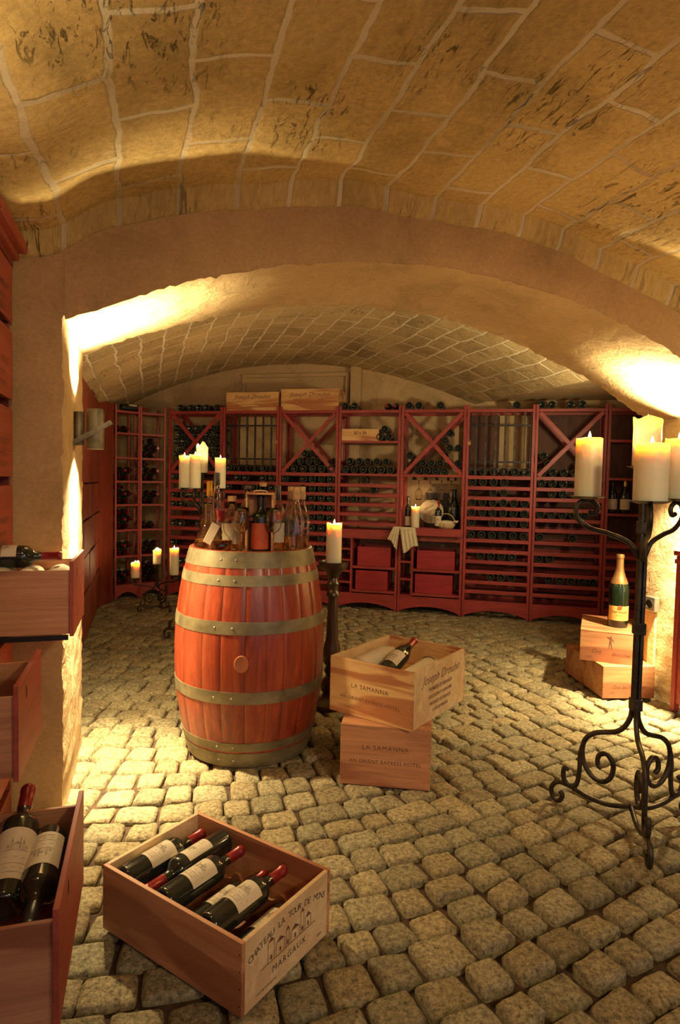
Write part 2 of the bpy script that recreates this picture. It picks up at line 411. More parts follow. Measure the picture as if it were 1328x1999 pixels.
# ================================================================== THE SETTING
def grid_mesh(name, fn, nu, nv, mat, uvfn=None, parent=None, smooth=True, kind='structure'):
    vs = []; uv = []
    for i in range(nu + 1):
        for j in range(nv + 1):
            a, b = i / nu, j / nv; vs.append(fn(a, b)); uv.append(uvfn(a, b) if uvfn else (a, b))
    fs = [(i*(nv+1)+j, (i+1)*(nv+1)+j, (i+1)*(nv+1)+j+1, i*(nv+1)+j+1) for i in range(nu) for j in range(nv)]
    me = bpy.data.meshes.new(name); me.from_pydata([tuple(p) for p in vs], [], fs); me.update(); me.materials.append(mat)
    ul = me.uv_layers.new(name='UVMap')
    for p in me.polygons:
        for li in p.loop_indices: ul.data[li].uv = uv[me.loops[li].vertex_index]
    me.polygons.foreach_set('use_smooth', [smooth] * len(me.polygons))
    o = bpy.data.objects.new(name, me); COL.objects.link(o)
    if kind: o['kind'] = kind
    if parent: o.parent = parent
    return o
def nz3(x, y, z=0.0, s=1.0): return noise.noise(Vector((x * s, y * s, z * s)))
ARCH_W = 0.71; OPEN_R = 3.23
def z_v1(t): return 2.455 - 0.150 * (t - 1.38) ** 2
def z_v2(t): return 2.50 - 0.155 * (t - 1.72) ** 2
def z_in(t): return 2.18 - 0.165 * (t - 1.47) ** 2
# near vault
def f1(a, b):
    t = -0.62 + 5.3 * a; w = -4.2 + 4.24 * (1 - (1 - b) ** 1.8)
    z = z_v1(t) if t < 3.9 else z_v1(3.9) - (t - 3.9) * 0.9
    z += 0.030 * nz3(t, w, 3, 1.6) + 0.014 * nz3(t, w, 9, 5)
    # grooves between the long courses, strongest near the left springing
    z -= 0.014 * math.exp(-((t + 0.02) / 0.10) ** 2) * 2.2
    e = min(1, max(0, (w + 0.045) / 0.045)); z -= 0.080 * (1 - (1 - e) ** 2.0) ** 0.8
    return VT(t, w, z)
grid_mesh('ceiling_near_vault', f1, 130, 190, M['vault'], lambda a, b: ((-4.2 + 4.24 * (1 - (1 - b) ** 1.8)) + 10, (-0.62 + 5.3 * a) + 10.0))
bpy.data.objects['ceiling_near_vault'].name = 'ceiling'
# far vault
def f2(a, b):
    t = -0.62 + 4.04 * a; w = 0.66 + 5.2 * b
    z = z_v2(t) + 0.014 * nz3(t, w, 5, 1.5) + 0.005 * nz3(t, w, 2, 6)
    return VT(t, w, z)
o = grid_mesh('ceiling.001', f2, 90, 100, M['vault_far'], lambda a, b: ((0.66 + 5.2 * b) + 20, (-0.62 + 4.04 * a) * 1.03 + 20))
# low ceiling of the side niche on the right
mb = MB()
def vbox(mb, t0, t1, w0, w1, z0, z1, mi=0):
    vs = [VT(t, w, z) for z in (z0, z1) for w in (w0, w1) for t in (t0, t1)]
    return mb.add(vs, [(0,2,3,1), (4,5,7,6), (0,1,5,4), (2,6,7,3), (0,4,6,2), (1,3,7,5)], mi)
vbox(mb, 3.40, 6.2, 0.70, 5.8, 2.085, 2.2); tag(mb.build('ceiling.002', M['backwall']), kind='structure')

# arch wall: face, rough intrados, two piers
def arch_wall():
    mb = MB(); nT = 150; nW = 10
    ts = [OPEN_R * i / nT for i in range(nT + 1)]
    def zi(t, w): return z_in(t) + 0.007 * nz3(t, w, 1, 14) + 0.012 * nz3(t, w, 4, 3)
    rough = lambda t, s=40: 0.010 * nz3(t, 0, 7, s) + 0.006 * nz3(t, 3, 2, 90)
    # front face strips
    nz_ = 8; n = len(mb.v)
    vs = []; fs = []
    for i, t in enumerate(ts):
        z0 = zi(t, 0) + rough(t)
        for j in range(nz_ + 1):
            z = z0 + (2.75 - z0) * (j / nz_) ** 1.3
            vs.append(VT(t, -0.004 * (j > 0) + 0.010 * (j == 0) + .006 * nz3(t, z, 2, 2.5), z))
    for i in range(nT):
        for j in range(nz_):
            a = i * (nz_ + 1) + j; fs.append((a, a + nz_ + 1, a + nz_ + 2, a + 1))
    mb.add(vs, fs, 0)
    # intrados
    vs = []; fs = []
    for i, t in enumerate(ts):
        for j in range(nW + 1):
            w = 0.010 + (ARCH_W - 0.01) * j / nW
            z = zi(t, w) + (rough(t) if j == 0 else (rough(t + 7) if j == nW else .004 * nz3(t, w, 3, 22)))
            vs.append(VT(t, w, z))
    for i in range(nT):
        for j in range(nW):
            a = i * (nW + 1) + j; fs.append((a, a + 1, a + nW + 2, a + nW + 1))
    mb.add(vs, fs, 1)
    # back face
    vs = []; fs = []
    for i, t in enumerate(ts): vs += [VT(t, ARCH_W, zi(t, ARCH_W) + rough(t + 7)), VT(t, ARCH_W, 2.75)]
    for i in range(nT): fs.append((2*i, 2*i+1, 2*i+3, 2*i+2))
    mb.add(vs, fs, 0)
    # top
    vs = [VT(0, 0, 2.75), VT(OPEN_R, 0, 2.75), VT(OPEN_R, ARCH_W, 2.75), VT(0, ARCH_W, 2.75)]
    mb.add(vs, [(0, 1, 2, 3)], 0)
    o = mb.build('wall_arch', [M['arch'], M['reveal']], smooth=True)
    tag(o, kind='structure')
    def pier(name, side, tin, tout):
        mb = MB(); nz_ = 90; nw = 8; sgn = 1 if side == 'l' else -1
        zt = z_in(tin) if side == 'l' else z_in(tin)
        er = lambda z, k: 0.009 * nz3(z, k, 5, 30) + 0.008 * nz3(z, k, 8, 8) + 0.005 * nz3(z, k, 1, 80)
        vs = []; fs = []
        for i in range(nz_ + 1):
            z = -0.03 + (zt + 0.05) * i / nz_
            for j in range(nw + 1):
                w = ARCH_W * j / nw
                e = er(z, 1) if j == 0 else (er(z, 6) if j == nw else 0.006 * nz3(z, w, 3, 14))
                vs.append(VT(tin + sgn * (e - (0.008 if j in (0, nw) else 0)), w + (0.006 if j == 0 else 0), z))
        for i in range(nz_):
            for j in range(nw):
                a = i * (nw + 1) + j; fs.append((a, a + 1, a + nw + 2, a + nw + 1) if side == 'l' else (a, a + nw + 1, a + nw + 2, a + 1))
        mb.add(vs, fs, 1)
        # front and back faces reaching to the outside
        for w, edge in ((0, 1), (ARCH_W, 6)):
            vs = []; fs = []
            for i in range(nz_ + 1):
                z = -0.03 + (zt + 0.05) * i / nz_
                vs += [VT(tin + sgn * (er(z, edge) - .008), w + (0.006 if w == 0 else 0), z), VT(tin - sgn * 0.04, w, z), VT(tout, w, z)]
            for i in range(nz_): fs += [(3*i, 3*i+3, 3*i+4, 3*i+1), (3*i+1, 3*i+4, 3*i+5, 3*i+2)]
            mb.add(vs, fs, 0)
        # block above the springing
        z1 = zt + 0.02
        vbox(mb, min(tin, tout), max(tin, tout), 0, ARCH_W, z1, 2.75)
        tag(mb.build(name, [M['arch'], M['reveal']], smooth=True, auto=40), kind='structure')
    pier('wall_left_pier', 'l', 0.0, -0.62); pier('wall_right_pier', 'r', OPEN_R, 4.9)
arch_wall()
# outer walls
mb = MB(); vbox(mb, -0.75, -0.62, -4.2, 5.8, -0.05, 2.6); tag(mb.build('wall_left', M['backwall']), kind='structure')
mb = MB(); vbox(mb, 4.6, 4.75, -4.2, 0.0, -0.05, 2.6); vbox(mb, 5.2, 5.35, ARCH_W, 5.8, -0.05, 2.2); tag(mb.build('wall_right', M['backwall']), kind='structure')
# rack line and back wall
RA = math.radians(-14.06); RD = Vector((math.cos(RA), math.sin(RA), 0)); RN = Vector((-math.sin(RA), math.cos(RA), 0))
R0 = Vector((-1.835, 6.76, 0)); MW = 0.620
def RK(x, y, z=0.0): return R0 + RD * x + RN * y + Vector((0, 0, z))
mb = MB()
vs = [RK(x, y, z) for z in (-0.05, 2.62) for y in (0.43, 0.55) for x in (-1.4, 5.6)]
mb.add(vs, [(0,2,3,1), (4,5,7,6), (0,1,5,4), (2,6,7,3), (0,4,6,2), (1,3,7,5)])
tag(mb.build('wall_back', M['backwall']), kind='structure')
# recessed panel frame and pilaster high on the back wall
mb = MB()
def rbox(mb, x0, x1, y0, y1, z0, z1, mi=0):
    vs = [RK(x, y, z) for z in (z0, z1) for y in (y0, y1) for x in (x0, x1)]
    return mb.add(vs, [(0,2,3,1), (4,5,7,6), (0,1,5,4), (2,6,7,3), (0,4,6,2), (1,3,7,5)], mi)
rbox(mb, 0.66, 1.86, 0.40, 0.435, 2.36, 2.40); rbox(mb, 0.66, 0.70, 0.40, 0.435, 1.9, 2.36); rbox(mb, 1.82, 1.86, 0.40, 0.435, 1.9, 2.36)
tag(mb.build('trim_1', M['backwall'], bevel=.004), kind='structure')
mb = MB(); rbox(mb, 1.88, 1.99, 0.36, 0.435, -.02, 2.45); tag(mb.build('trim_2', M['backwall'], bevel=.006), kind='structure')

# ---- floor of granite setts, one mesh
def build_floor():
    A = 0.168; X0 = -1.08
    def g(x):
        d = np.clip(x - X0, -1.2, 1.75); return A * d * d + np.where(x - X0 > 1.75, 2 * A * 1.75 * (x - X0 - 1.75), 0)
    def sl(x): return 2 * A * np.clip(x - X0, -1.2, 1.75)
    V_, F_, T_ = [], [], []
    n0 = 0
    P = 0.126
    c = -4.2
    while c < 8.0:
        rp = P * random.uniform(0.9, 1.12)
        x = -4.6 + random.uniform(0, .1)
        while x < 6.2:
            s = float(sl(np.array(x))); th = math.atan(s); ln = random.uniform(0.105, 0.165) * math.cos(th)
            if random.random() < 0.06: ln *= 1.3
            xa, xb = x, x + ln; x = xb
            yc = c + float(g(np.array((xa + xb) / 2)))
            if yc < 0.55 or yc > 7.6: continue
            # outside of what can be seen
            if abs(xa) > 0.62 * yc + 1.5: continue
            near = yc < 3.6
            hh = rp * math.cos(th)
            def corner(xx, k):
                s2 = float(sl(np.array(xx))); t2 = math.atan(s2)
                return np.array([xx - math.sin(t2) * hh * k, c + float(g(np.array(xx))) + math.cos(t2) * hh * k])
            gp = 0.0036 + random.random() * 0.0036
            if 0.30 < xa < 0.95 and 1.35 < yc < 2.05: gp += random.uniform(.002, .007)
            cs = [corner(xa, 0), corner(xb, 0), corner(xb, 1), corner(xa, 1)]
            ctr = sum(cs) / 4
            cs2 = []
            for q in cs:
                d = q - ctr; L = np.linalg.norm(d); cs2.append(ctr + d * (1 - gp * 1.5 / L) + rng.uniform(-.005, .005, 2))
            n = 9 if near else 6
            lin = np.linspace(-1, 1, n); lin = np.sign(lin) * np.abs(lin) ** 0.72
            a, b = np.meshgrid(lin, lin, indexing='ij')
            # round the plan corners
            rr = np.maximum(np.abs(a), np.abs(b)); kk = np.minimum(np.abs(a), np.abs(b))
            sh = 1 - 0.07 * (kk ** 4) * rr
            a2 = a * sh; b2 = b * sh
            wx = (1 - a2)[..., None] * (1 - b2)[..., None] / 4 * cs2[0] + (1 + a2)[..., None] * (1 - b2)[..., None] / 4 * cs2[1] \
               + (1 + a2)[..., None] * (1 + b2)[..., None] / 4 * cs2[2] + (1 - a2)[..., None] * (1 + b2)[..., None] / 4 * cs2[3]
            loose = 0.30 < ctr[0] < 0.95 and 1.35 < ctr[1] < 2.05
            lift = (random.uniform(.004, .016) if loose else 0) + random.gauss(0, .0035) + (0.010 if random.random() < 0.05 else 0)
            tx, ty = random.gauss(0, .0028), random.gauss(0, .0028)
            z = -0.004 + lift + tx * a + ty * b - 0.0036 * np.clip((rr - .7) / .3, 0, 1) ** 2
            ph = rng.uniform(0, 6.28, 4)
            z = z + 0.0016 * np.sin(3.1 * a + ph[0]) * np.sin(2.7 * b + ph[1]) + rng.normal(0, .0011, a.shape)
            edge = rr > 0.999
            z = np.where(edge, z - 0.006, z)
            pts = np.dstack([wx, z]).reshape(-1, 3)
            # skirt
            ring = [i * n for i in range(n)] + [(n - 1) * n + j for j in range(1, n)] + [i * n + n - 1 for i in range(n - 2, -1, -1)] + [j for j in range(n - 2, 0, -1)]
            sk = pts[ring].copy(); sk[:, 2] = -0.05
            sk[:, :2] = ctr + (sk[:, :2] - ctr) * 0.97
            allp = np.vstack([pts, sk])
            fs = [(i*n+j, (i+1)*n+j, (i+1)*n+j+1, i*n+j+1) for i in range(n-1) for j in range(n-1)]
            m = len(ring); base = n * n
            fs += [(ring[i], base + i, base + (i + 1) % m, ring[(i + 1) % m]) for i in range(m)]
            fs = [tuple(q + n0 for q in f_) for f_ in fs]
            V_.append(allp); F_ += fs
            k = random.uniform(.72, 1.12); w_ = random.uniform(-.05, .06)
            T_.append(np.tile([k * (1 + w_), k, k * (1 - w_), 1.0], (len(allp), 1)))
            n0 += len(allp)
        c += rp
    VV = np.vstack(V_); TT = np.vstack(T_)
    nst = len(F_)
    # sand bed
    sb = len(VV); nx = ny = 60
    gx, gy = np.meshgrid(np.linspace(-5, 6.5, nx), np.linspace(-4.2, 8.2, ny), indexing='ij')
    gz = -0.027 + rng.uniform(-.003, .003, gx.shape)
    VV = np.vstack([VV, np.dstack([gx, gy, gz]).reshape(-1, 3)]); TT = np.vstack([TT, np.ones((nx * ny, 4))])
    F_ += [tuple(sb + q for q in (i*ny+j, (i+1)*ny+j, (i+1)*ny+j+1, i*ny+j+1)) for i in range(nx-1) for j in range(ny-1)]
    me = bpy.data.meshes.new('floor'); me.from_pydata(VV.tolist(), [], F_); me.update()
    me.materials.append(M['stone']); me.materials.append(M['sand'])
    mi = [0] * nst + [1] * (len(F_) - nst); me.polygons.foreach_set('material_index', mi)
    me.polygons.foreach_set('use_smooth', [True] * len(F_))
    ca = me.color_attributes.new('tint', 'FLOAT_COLOR', 'POINT'); ca.data.foreach_set('color', TT.ravel())
    o = bpy.data.objects.new('floor', me); COL.objects.link(o); tag(o, kind='structure')
build_floor()

# ================================================================== BOTTLES
RB = 0.0375
def prof_bordeaux(r=RB, L=0.30):
    return [(0.0, 0.030), (r*.35, 0.026), (r*.72, 0.006), (r*.86, 0.0), (r*.97, 0.004), (r, 0.010), (r, L*.60), (r*.97, L*.635), (r*.80, L*.672), (r*.55, L*.70),
            (r*.42, L*.73), (r*.385, L*.80), (r*.37, L*.945), (r*.41, L*.95), (r*.41, L*.985), (r*.37, L), (0.0, L)]
def prof_burgundy(r=.0405, L=0.295):
    return [(0.0, 0.030), (r*.35, 0.026), (r*.72, 0.006), (r*.86, 0.0), (r*.97, 0.004), (r, 0.010), (r, L*.50), (r*.96, L*.55), (r*.80, L*.63), (r*.58, L*.70),
            (r*.43, L*.77), (r*.37, L*.83), (r*.35, L*.945), (r*.40, L*.95), (r*.40, L*.985), (r*.36, L), (0.0, L)]
def outer_r(prof, z):
    p = [q for q in prof[3:]]
    for (r0, z0), (r1, z1) in zip(p, p[1:]):
        if z0 <= z <= z1 and z1 > z0: return r0 + (r1 - r0) * (z - z0) / (z1 - z0)
    return p[0][0]
def band(prof, z0, z1, off, n=20, ang=(0, 2*PI), k=6):
    zs = sorted(set([z0, z1] + [z0 + (z1 - z0) * i / k for i in range(k + 1)]))
    return [(outer_r(prof, z) + off, z) for z in zs]
def make_bottle(label, group, kind='bordeaux', cap='capsule', lab='label', glass='bottle', r=None, L=None, labz=(0.25, 0.55), text=None, cat='wine bottle', name='wine_bottle', labang=1.15, sketch=True):
    pf = prof_bordeaux if kind == 'bordeaux' else prof_burgundy
    kw = {}
    if r: kw['r'] = r
    if L: kw['L'] = L
    p = pf(**kw); L = p[-1][1]; r = max(q[0] for q in p)
    t = thing(name, label, cat, group=group)
    MB().lathe(p, 28).build('glass_body', M[glass], t, auto=50)
    # label on the side facing local -y
    if lab:
        c = -PI/2
        MB().lathe(band(p, L*labz[0], L*labz[1], 0.0006), 20, cap=False, ang=(c - labang, c + labang)).build('paper_label', M[lab], t, smooth=True)
        rl = r + 0.0012
        wrap = lambda q: Vector((rl * math.sin(q.x / rl), -rl * math.cos(q.x / rl), q.y))
        if sketch:
            mb = MB(); h = L * (labz[1] - labz[0]); zc = L * (labz[0] + labz[1]) / 2
            def qd(x0, x1, y0, y1):
                k = 4; vs = []
                for i in range(k + 1):
                    x = x0 + (x1 - x0) * i / k; vs += [wrap(Vector((x, y0, 0))), wrap(Vector((x, y1, 0)))]
                mb.add(vs, [(2*i, 2*i+2, 2*i+3, 2*i+1) for i in range(k)])
            for fr, wd in ((-.38, .5), (-.30, .8), (-.22, .6), (-.10, .9)): qd(-r*wd, r*wd, zc + h*fr - .0007, zc + h*fr + .0007)
            # little engraved castle with towers
            def tri(x, wd, y0, y1): mb.add([wrap(Vector((x - wd, y0, 0))), wrap(Vector((x + wd, y0, 0))), wrap(Vector((x, y1, 0)))], [(0, 1, 2)])
            for x, wd, y0, y1, rf in ((0, .16, .05, .15, .05), (-.28, .05, .04, .20, .09), (.30, .06, .04, .17, .10), (-.45, .07, .04, .10, .04), (.48, .08, .04, .09, .05), (.12, .035, .05, .24, .06)):
                for k in range(3): qd(r*(x - wd + .9 * wd * k), r*(x - wd + .9 * wd * k) + .0008, zc + h*y0, zc + h*y1)
                qd(r*(x-wd), r*(x+wd), zc + h*y1, zc + h*y1 + .0006); tri(r*x, r*wd*1.1, zc + h*y1, zc + h*(y1 + rf))
            qd(-r*.62, r*.62, zc + h*.028, zc + h*.040)
            mb.build('label_print', mat_sk, t)
        if text: lettering(text, M['ink_black'], t, Matrix.Identity(4), wrap=wrap)
    if cap:
        pc = [(q[0] + 0.0006, q[1]) for q in p if q[1] >= L*.80]
        pc = [(outer_r(p, L*.79) + .0006, L*.79)] + pc; pc[-1] = (0.0, L + .0006)
        MB().lathe(pc, 24).build('capsule', M[cap], t, auto=50)
    return t
mat_sk = mat_plain('label_print_ink', (0.46, 0.37, 0.26), 0.8, var=.2)
def aim(t, base, d, roll=0.0):
    """put a bottle with its base centre at base, neck along d, label turned by roll about the axis (roll 0: label up-most)"""
    d = Vector(d).normalized(); up = Vector((0, 0, 1))
    y = -(up - d * up.dot(d))
    if y.length < 1e-3: y = Vector((0, 1, 0))
    y.normalize(); x = y.cross(d)
    Mx = Matrix((x, y, d)).transposed() @ Matrix.Rotation(roll, 3, 'Z')
    t.rotation_mode = 'XYZ'; t.location = base; t.rotation_euler = Mx.to_euler()
    return t

# ================================================================== CRATES
def crate(name, label, loc, rz, L, Wd, H, mats, group=None, lid=False, th=0.012, notches=True, cat='wine crate'):
    """local x: 0..L, y: 0..Wd, z: 0..H.  mats: (front/back, sides)"""
    t = thing(name, label, cat, loc, rz, group)
    mf, ms = mats
    MB().box(0, L, 0, th, 0, H).build('front_panel', M[mf], t, bevel=.0012)
    MB().box(0, L, Wd - th, Wd, 0, H).build('back_panel', M[mf], t, bevel=.0012)
    for x in (0, L - th):
        MB().box(x, x + th, th, Wd - th, 0, H).build('side_panel', M[ms], t, bevel=.0012)
    MB().box(th, L - th, th, Wd - th, 0.0, th).build('bottom_panel', M[mf], t)
    if lid: MB().box(0, L, 0, Wd, H, H + .009).build('lid', M[mf], t, bevel=.0012)
    # small nails at the corners
    mb = MB()
    for x in (th * .5, L - th * .5):
        for k in range(4):
            z = H * (.15 + .23 * k)
            mb.lathe([(0.0018, 0), (0.0018, 0.0008)], 8, M=Matrix.Rotation(PI/2, 4, 'X'), c=(x, 0, z))
    mb.build('nails', M['dark'], t)
    return t

# --- the open crate of lying bottles on the floor, near left
cA = at_z(187, 1848, 0); cN = at_z(463, 2060, 0)
LD = math.atan2(-0.560, 0.828)
cr = crate('wine_crate', 'open pine wine crate on the cobbles full of labelled red wine bottles', (-0.636, 1.712, 0.004), LD, 0.520, 0.355, 0.180, ('pine_red', 'pine_pale'))
# the near-right side carries the writing
lettering([('CHATEAU LA TOUR DE MONS', 0.024, 0, 0.058, {'arc': (0.42, 0.72)}), ('MARGAUX', 0.024, 0, -0.045, {'space': 1.25}),
           ('2001', 0.012, 0.13, -0.07), ('CRU BOURGEOIS', 0.010, -0.09, -0.072)], M['ink_black'], cr, face_right(0.5206, 0.1775, 0.092))
mb = MB()
TT = face_right(0.5208, 0.1775, 0.094)
def flat(mb, pts, Mx): mb.add([Mx @ Vector((x, y, 0)) for x, y in pts], [tuple(range(len(pts)))])
for x0, x1, y0, y1 in ((-.085, -.06, -.02, .03), (-.055, -.02, -.02, .012), (-.015, -.001, -.02, .022), (.005, .04, -.02, .008), (.045, .06, -.02, .035), (.065, .09, -.02, .01)):
    flat(mb, ((x0, y0), (x0 + .0015, y0), (x0 + .0015, y1), (x0, y1)), TT); flat(mb, ((x1 - .0015, y0), (x1, y0), (x1, y1), (x1 - .0015, y1)), TT)
    flat(mb, ((x0, y1), ((x0 + x1) / 2, y1 + .012), (x1, y1)), TT)
    flat(mb, (((x0 + x1) / 2 - .003, y0 + .004), ((x0 + x1) / 2 + .003, y0 + .004), ((x0 + x1) / 2 + .003, y0 + .016), ((x0 + x1) / 2 - .003, y0 + .016)), TT)
flat(mb, ((-.11, -.022), (.11, -.022), (.11, -.020), (-.11, -.020)), TT)
mb.build('stamped_picture', M['ink'], cr)
# scalloped spacers
def spacer(parent, x0, x1, y, ztop, n, name='bottle_spacer'):
    mb = MB(); k = 12 * n; pts = []
    for i in range(k + 1):
        u = i / k; ph = (u * n) % 1.0
        d = math.sin(PI * min(1, max(0, (ph - .12) / .76))) ** .7 if .12 < ph < .88 else 0
        pts.append((x0 + (x1 - x0) * u, ztop - 0.028 * d))
    vs = []
    for (x, z) in pts: vs += [(x, y - .004, .0122), (x, y - .004, z), (x, y + .004, z), (x, y + .004, .0122)]
    fs = []
    for i in range(k):
        a = 4 * i; b = a + 4; fs += [(a, b, b+1, a+1), (a+1, b+1, b+2, a+2), (a+2, b+2, b+3, a+3)]
    fs += [(0, 1, 2, 3), (4*k+3, 4*k+2, 4*k+1, 4*k)]
    mb.add(vs, fs); return mb.build(name, M['pine_red'], parent)
spacer(cr, .013, .507, .030, .130, 6); spacer(cr, .013, .507, .262, .118, 6)
CRM = Matrix.Translation(cr.location) @ Matrix.Rotation(LD, 4, 'Z')
def in_crate(x, y, z): return CRM @ Vector((x, y, z))
yd = (CRM.to_3x3() @ Vector((0, 1, 0)))
G = 'bottles in the open crate on the floor'
b1 = make_bottle('red wine bottle, leftmost in open floor crate, neck pointing away', G)
aim(b1, in_crate(.056, .022, .142), yd, roll=.1)
bp = list(b1.children)
def cb(lbl, x, y, z, d, roll, grp=G, src=b1):
    c = copy_tree(src, label=lbl, group=grp); return aim(c, in_crate(x, y, z), d, roll)
cb('red wine bottle in floor crate lying with its neck toward the viewer', .138, .333, .140, -yd, -2.8 + PI)
cb('red wine bottle in floor crate, middle one of the top layer, neck away', .222, .020, .146, yd, .1)
cb('wine bottle in the lower layer of floor crate between the middle and right bottles', .305, .033, .095, yd, .0)
cb('red wine bottle in floor crate, rightmost of the top layer, neck away', .385, .020, .146, yd, .1)
cb('wine bottle in the lower layer against the lettered side of floor crate', .467, .033, .095, yd, -.2)

# --- the two stacked crates by the barrel
lowA = at_z(661, 1545, 0.0); 
c1 = crate('wine_crate', 'closed pine crate on the cobbles beneath the tilted open crate', (0.022, 2.590, 0.004), math.radians(-8.3), 0.372, 0.50, 0.243, ('pine_red', 'pine'), lid=True)
lettering([('LA SAMANNA', 0.027, 0, 0.03, {'space': 1.2}), ('AN ORIENT EXPRESS HOTEL', 0.0215, 0, -0.028, {'space': 1.1})], M['ink'], c1, face_front(0.186, -0.0006, 0.13))
AZ = math.radians(-33)
c2 = crate('wine_crate', 'open pine crate set askew on another crate, holding wrapped bottles', (-0.028, 2.752, 0.257), math.radians(-35.5), 0.412, 0.495, 0.240, ('pine', 'pine_pale'))
lettering([('LA SAMANNA', 0.027, 0, 0.01, {'space': 1.15}), ('AN ORIENT EXPRESS HOTEL', 0.0215, 0, -0.044, {'space': 1.1})], M['ink'], c2, face_front(0.205, -0.0006, 0.12))
lettering([('Joseph Drouhin', 0.056, 0.01, 0.055, {'shear': .45}), ('PREMIERE ET GRANDE', 0.022, 0, 0.008, {'off': .0004}), ('NEGOCIANT A BEAUNE', 0.020, 0, -0.024, {'off': .0004}), ('PRODUIT DE FRANCE', 0.020, 0, -0.055, {'off': .0004}), ('COTE DE BEAUNE', 0.018, 0, -0.085, {'off': .0004})], M['ink'], c2, face_right(0.4126, 0.2475, 0.125))
C2 = Matrix.Translation(c2.location) @ Matrix.Rotation(math.radians(-35.5), 4, 'Z')
c2y = C2.to_3x3() @ Vector((0, 1, 0)); c2x = C2.to_3x3() @ Vector((1, 0, 0))
bb = make_bottle('burgundy bottle with red capsule, neck rising from the askew crate', None, kind='burgundy', sketch=False, text=[('Santenay', .012, 0, .10), ('GRAVIERES', .007, 0, .085), ('Drouhin', .010, 0, .07, {'shear': .4})], labz=(.18, .47))
aim(bb, C2 @ Vector((.195, .13, .162)), (c2y + Vector((0, 0, .36))).normalized(), .0)
def wrapped(label, base, d, L=.27, r=.046):
    t = thing('wrapped_bottle', label, 'wine bottle', group='bottles wrapped in tissue in the askew crate')
    p = [(0.0, 0.0), (r*.8, 0.0), (r, .012), (r, L*.55), (r*.93, L*.7), (r*.75, L*.85), (r*.5, L*.95), (r*.3, L), (0, L)]
    mb = MB(); mb.lathe(p, 26); 
    mb.v = [tuple(Vector(q) * (1 + .05 * nz3(q[0], q[1], q[2], 30) + 0.02 * nz3(q[0], q[1], q[2], 90))) for q in mb.v]
    mb.build('tissue_wrapping', M['paper'], t, smooth=True)
    return aim(t, base, d)
wrapped('tissue-wrapped bottle lying at the left of the askew crate', C2 @ Vector((.085, .10, .172)), c2y + Vector((0, 0, .05)), r=.052, L=.30)
w2 = wrapped('tissue-wrapped bottle with a black mark beside the lettered side of askew crate', C2 @ Vector((.330, .09, .165)), c2y + Vector((0, 0, .09)))
mb = MB(); mb.tube([(0.047 * math.sin(a), -0.047 * math.cos(a), .205) for a in np.linspace(-.7, .7, 9)], .0022, 6); mb.build('black_band', M['ink_black'], w2)
# packing straw block to carry the three bottles
mb = MB().box(.014, .398, .014, .481, .0125, .122); mb.build('packing_block', M['pine'], c2)

# --- pair of crates by the right pier, big champagne bottle on top
def crate_right():
    a = crate('wine_crate', 'lower closed pine crate on the cobbles by the right pier', (1.580, 3.722, 0.004), math.radians(3.5), 0.318, 0.53, 0.182, ('pine_red', 'pine_red'), lid=True, group=None)
    lettering([('Clos des Estournel', 0.026, 0, -.035, {'shear': .3}), ('+ 2001', .014, -.10, -.068)], M['ink'], a, face_front(.159, -.0006, .10))
    b = crate('wine_crate', 'upper pine crate by the right pier with a champagne bottle standing on it', (1.490, 3.862, 0.1955), math.radians(-22), 0.345, 0.505, 0.178, ('pine_red', 'pine_pale'), lid=True)
    lettering([('Clos', 0.030, -.08, -.035, {'shear': .3}), ('Estournel', 0.026, .06, -.045, {'shear': .3}), ('+ 2001', .014, -.12, -.072)], M['ink'], b, face_front(.172, -.0006, .10))
    # small stamped figure, generic dancer shape
    mb = MB(); Fm = face_front(.172, -.0006, .10)
    for pts in (((-.006, .052), (.004, .052), (.006, .062), (-.004, .062)), ((-.008, .02), (.006, .02), (.006, .05), (-.006, .05)), ((-.020, .058), (-.006, .044), (-.004, .048), (-.018, .062)),
                ((.006, .044), (.018, .030), (.020, .033), (.007, .049)), ((-.010, -.012), (-.006, -.012), (-.001, .02), (-.008, .02)), ((.006, -.012), (.010, -.012), (.006, .02), (.0, .02))):
        flat(mb, pts, Fm)
    mb.build('stamped_figure', M['ink'], b)
crate_right()
ch = make_bottle('large champagne bottle with gold foil standing on the crate by right pier', None, kind='burgundy', r=.060, L=.455, cap='foil_gold', lab='label_y', glass='bottle_g', labz=(.10, .30), sketch=False,
                 text=[('TAITTINGER', .017, 0, .098, {'off': .0004}), ('BRUT RESERVE', .007, 0, .078)], cat='champagne bottle', name='champagne_bottle', labang=1.25)
ch.location = (1.765, 3.975, 0.3830); ch.rotation_euler = (0, 0, -.25)
pch = prof_burgundy(.060, .455)
MB().lathe(band(pch, .455*.60, .455*.80, .0012), 24, cap=False).build('neck_foil', M['foil_gold'], ch, smooth=True)
mb = MB(); mb.lathe([(0.013, 0), (0.013, .002)], 16, M=Matrix.Rotation(PI/2, 4, 'X'), c=(0, -.0605, .128)); mb.build('red_seal', M['label_r'], ch)

